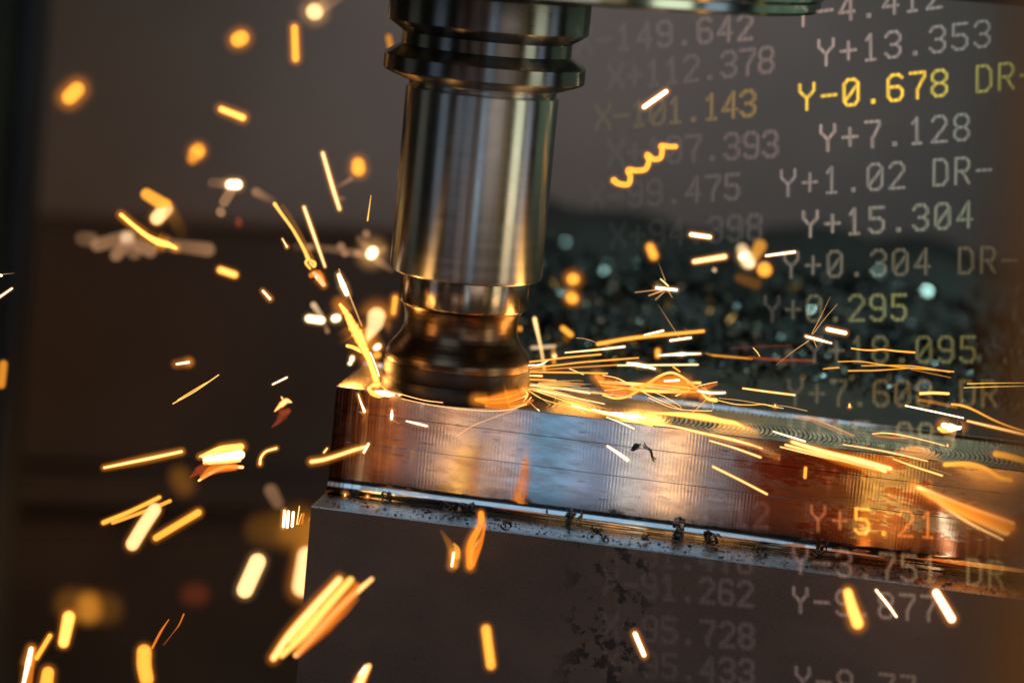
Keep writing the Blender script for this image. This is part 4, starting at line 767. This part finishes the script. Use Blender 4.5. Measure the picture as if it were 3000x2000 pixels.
def ink_mat():
    t = NT('luminous_ink'); a = t.n('ShaderNodeAttribute'); a.attribute_name = 'ink'; em = t.n('ShaderNodeEmission'); t.l(a.outputs['Color'], em.inputs[0]); em.inputs[1].default_value = 1
    wv = t.n('ShaderNodeTexWave'); wv.inputs['Scale'].default_value = 190; t.l(t.coords((1, 0, 0)), wv.inputs['Vector']); t.l(t.rng(wv.outputs['Fac'], 0, 1, .78, 1.12), em.inputs[1])
    tr = t.n('ShaderNodeBsdfTransparent'); ad = t.n('ShaderNodeAddShader'); t.l(tr.outputs[0], ad.inputs[0]); t.l(em.outputs[0], ad.inputs[1]); t.l(ad.outputs[0], t.out.inputs[0]); t.m.cycles.emission_sampling = 'NONE'; return t.m
INK = ink_mat(); TD = 0.846
PINK, BEIGE, GOLD, OLIVE, OR = (.5, .34, .29), (.46, .42, .31), (.95, .56, .02), (.25, .24, .075), (.85, .2, .02)
# text, first and last character centre, glyph height and width, stroke, softness, colour at the start and at the end
ROWS = [("Y-4.412", (2353, 38), (2737, -14), 76, 45, 4.5, 6, (.5, .3, .24), (.3, .27, .25)),
 ("Y+13.353", (2420, 154), (2877, 100), 74, 45, 4.5, 6, PINK, (.2, .21, .2)),
 ("Y-0.678 DR-", (2364, 284), (3011, 217), 74, 45, 4.5, 6, (.85, .42, .02), (.3, .26, .03)),
 ("Y+7.128", (2425, 404), (2817, 373), 74, 44, 4.5, 6, PINK, (.22, .24, .2)),
 ("Y+1.02 DR-", (2309, 536), (2882, 496), 74, 44, 4.5, 6, (.3, .23, .2), (.24, .25, .19)),
 ("Y+15.304", (2374, 656), (2826, 629), 72, 43, 4.5, 7, (.36, .28, .22), (.2, .23, .15)),
 ("Y+0.304 DR-", (2318, 776), (2957, 760), 72, 43, 4.5, 7, (.2, .16, .12), (.12, .09, .04)),
 ("Y+0.295", (2262, 905), (2633, 900), 72, 43, 4.5, 7, (.08, .06, .05), (.28, .27, .09)),
 ("Y+18.095", (2386, 1024), (2835, 1023), 72, 43, 4.5, 7, (.12, .1, .07), (.2, .18, .05)),
 ("Y+7.608 DR", (2330, 1150), (2896, 1153), 72, 43, 4.5, 8, (.1, .07, .04), (.24, .15, .04)),
 ("Y+15.983", (2335, 1267), (2775, 1279), 72, 43, 4.5, 8, (.14, .1, .07), (.25, .2, .09)),
 ("Y+5.21", (2397, 1518), (2718, 1537), 72, 43, 4.5, 5, (.5, .14, .05), (.95, .22, .02)),
 ("Y-3.751 DR", (2345, 1642), (2916, 1680), 72, 43, 4.5, 7, (.16, .09, .07), (.3, .2, .07)),
 ("Y-9.877", (2345, 1757), (2720, 1781), 70, 42, 4.5, 7, (.2, .13, .11), (.22, .15, .1)),
 ("Y-9.77", (2352, 1990), (2660, 2015), 70, 42, 4.5, 8, (.14, .09, .08), (.12, .08, .05)),
 ("X-149.642", (1711, 118), (2183, 80), 70, 40, 5, 9, (.03, .022, .02), (.26, .17, .14)),
 ("X+112.378", (1805, 226), (2245, 176), 72, 42, 5, 8, (.035, .025, .022), (.24, .15, .12)),
 ("X-101.143", (1767, 342), (2191, 303), 72, 42, 5, 8, (.05, .045, .01), (.4, .22, .015)),
 ("X+107.393", (1805, 448), (2257, 422), 72, 42, 5, 9, (.03, .024, .022), (.2, .13, .11)),
 ("X-99.475", (1747, 576), (2145, 547), 70, 40, 5, 9, (.02, .017, .016), (.13, .095, .08)),
 ("X+94.398", (1811, 690), (2210, 665), 70, 40, 5, 10, (.018, .015, .014), (.09, .07, .06)),
 ("X-93.12", (1870, 1490), (2230, 1508), 68, 40, 5, 9, (.04, .035, .05), (.12, .05, .035)),
 ("X-91.478", (1790, 1612), (2182, 1642), 68, 40, 5, 10, (.02, .015, .014), (.08, .05, .045)),
 ("X-91.262", (1790, 1706), (2184, 1738), 68, 40, 5, 10, (.03, .022, .022), (.1, .065, .06)),
 ("X-95.728", (1790, 1832), (2187, 1862), 68, 40, 5, 10, (.028, .022, .022), (.085, .058, .054)),
 ("X+95.433", (1790, 1938), (2187, 1967), 68, 40, 5, 10, (.028, .02, .02), (.08, .056, .05))]
ro = empty('coordinate_readout', 'glowing columns of X and Y coordinate numbers floating over the right half', 'readout', at(2500, 1000, TD))
for tx, A, B, hh, ww, stw, sf, c0, c1 in ROWS:
    stw *= .42; ww *= .92
    V = []; F = []; I = []; n = len(tx) - 1; ang = math.atan2(B[1] - A[1], B[0] - A[0]); pad = stw + sf + 2
    for k, ch in enumerate(tx):
        if ch == ' ': continue
        fx = k / n; cx, cy = A[0] + (B[0] - A[0]) * fx, A[1] + (B[1] - A[1]) * fx; colr = (np.array(c0) + (np.array(c1) - np.array(c0)) * fx ** (1 if A[0] > 2000 else 1.6)) * (.54 if A[0] > 2000 else .4 if A[1] < 1300 else .3)
        if tx == "Y-0.678 DR-": colr = np.array(GOLD) * (1 if 2 <= k <= 4 else .85) if k < 6 else np.array((.42, .34, .03)) if k == 6 else np.array((.2, .19, .03))
        if tx == "Y+5.21" and k in (2, 3): colr = np.array((1., .42, .04))
        segs = [(np.array(s[i], float), np.array(s[i + 1], float)) for s in GL[ch] for i in range(len(s) - 1)]
        sx, sy = ww / 4, hh / 6; nxg, nyg = int((ww + 2 * pad) / 3.2), int((hh + 2 * pad) / 3.2)
        gx = np.linspace(-pad, ww + pad, nxg); gy = np.linspace(-pad, hh + pad, nyg); GX, GY = np.meshgrid(gx, gy, indexing='ij'); D = np.full(GX.shape, 1e9)
        for a, b in segs:
            a = a * (sx, sy); b = b * (sx, sy); ab = b - a; L2 = max(ab @ ab, 1e-9); tt = np.clip(((GX - a[0]) * ab[0] + (GY - a[1]) * ab[1]) / L2, 0, 1)
            D = np.minimum(D, np.hypot(GX - a[0] - tt * ab[0], GY - a[1] - tt * ab[1]))
        q = np.clip((stw + sf - D) / sf, 0, 1); q = q * q * (3 - 2 * q); i0 = len(V); bright = .35 * np.clip(1 - D / stw, 0, 1) + 1
        for i in range(nxg):
            for j in range(nyg):
                u, v = gx[i] - ww / 2, gy[j] - hh / 2; v2 = v + u * math.tan(ang)
                V.append(at(cx + u - v * .0, cy + v2, TD) - ro.location); I.append((*(colr * q[i, j] * bright[i, j]), 1))
        for i in range(nxg - 1):
            for j in range(nyg - 1):
                if max(q[i, j], q[i + 1, j], q[i, j + 1], q[i + 1, j + 1]) > .004: F.append((i0 + i * nyg + j, i0 + (i + 1) * nyg + j, i0 + (i + 1) * nyg + j + 1, i0 + i * nyg + j + 1))
    me = mesh('number_row', V, F); at_ = me.attributes.new('ink', 'FLOAT_COLOR', 'POINT'); at_.data.foreach_set('color', np.array(I, dtype=np.float32).ravel())
    bm = bmesh.new(); bm.from_mesh(me); bmesh.ops.delete(bm, geom=[v for v in bm.verts if not v.link_faces], context='VERTS'); bm.to_mesh(me); bm.free()
    o = link('number_row', me, INK, ro); o['label'] = 'row reading ' + tx
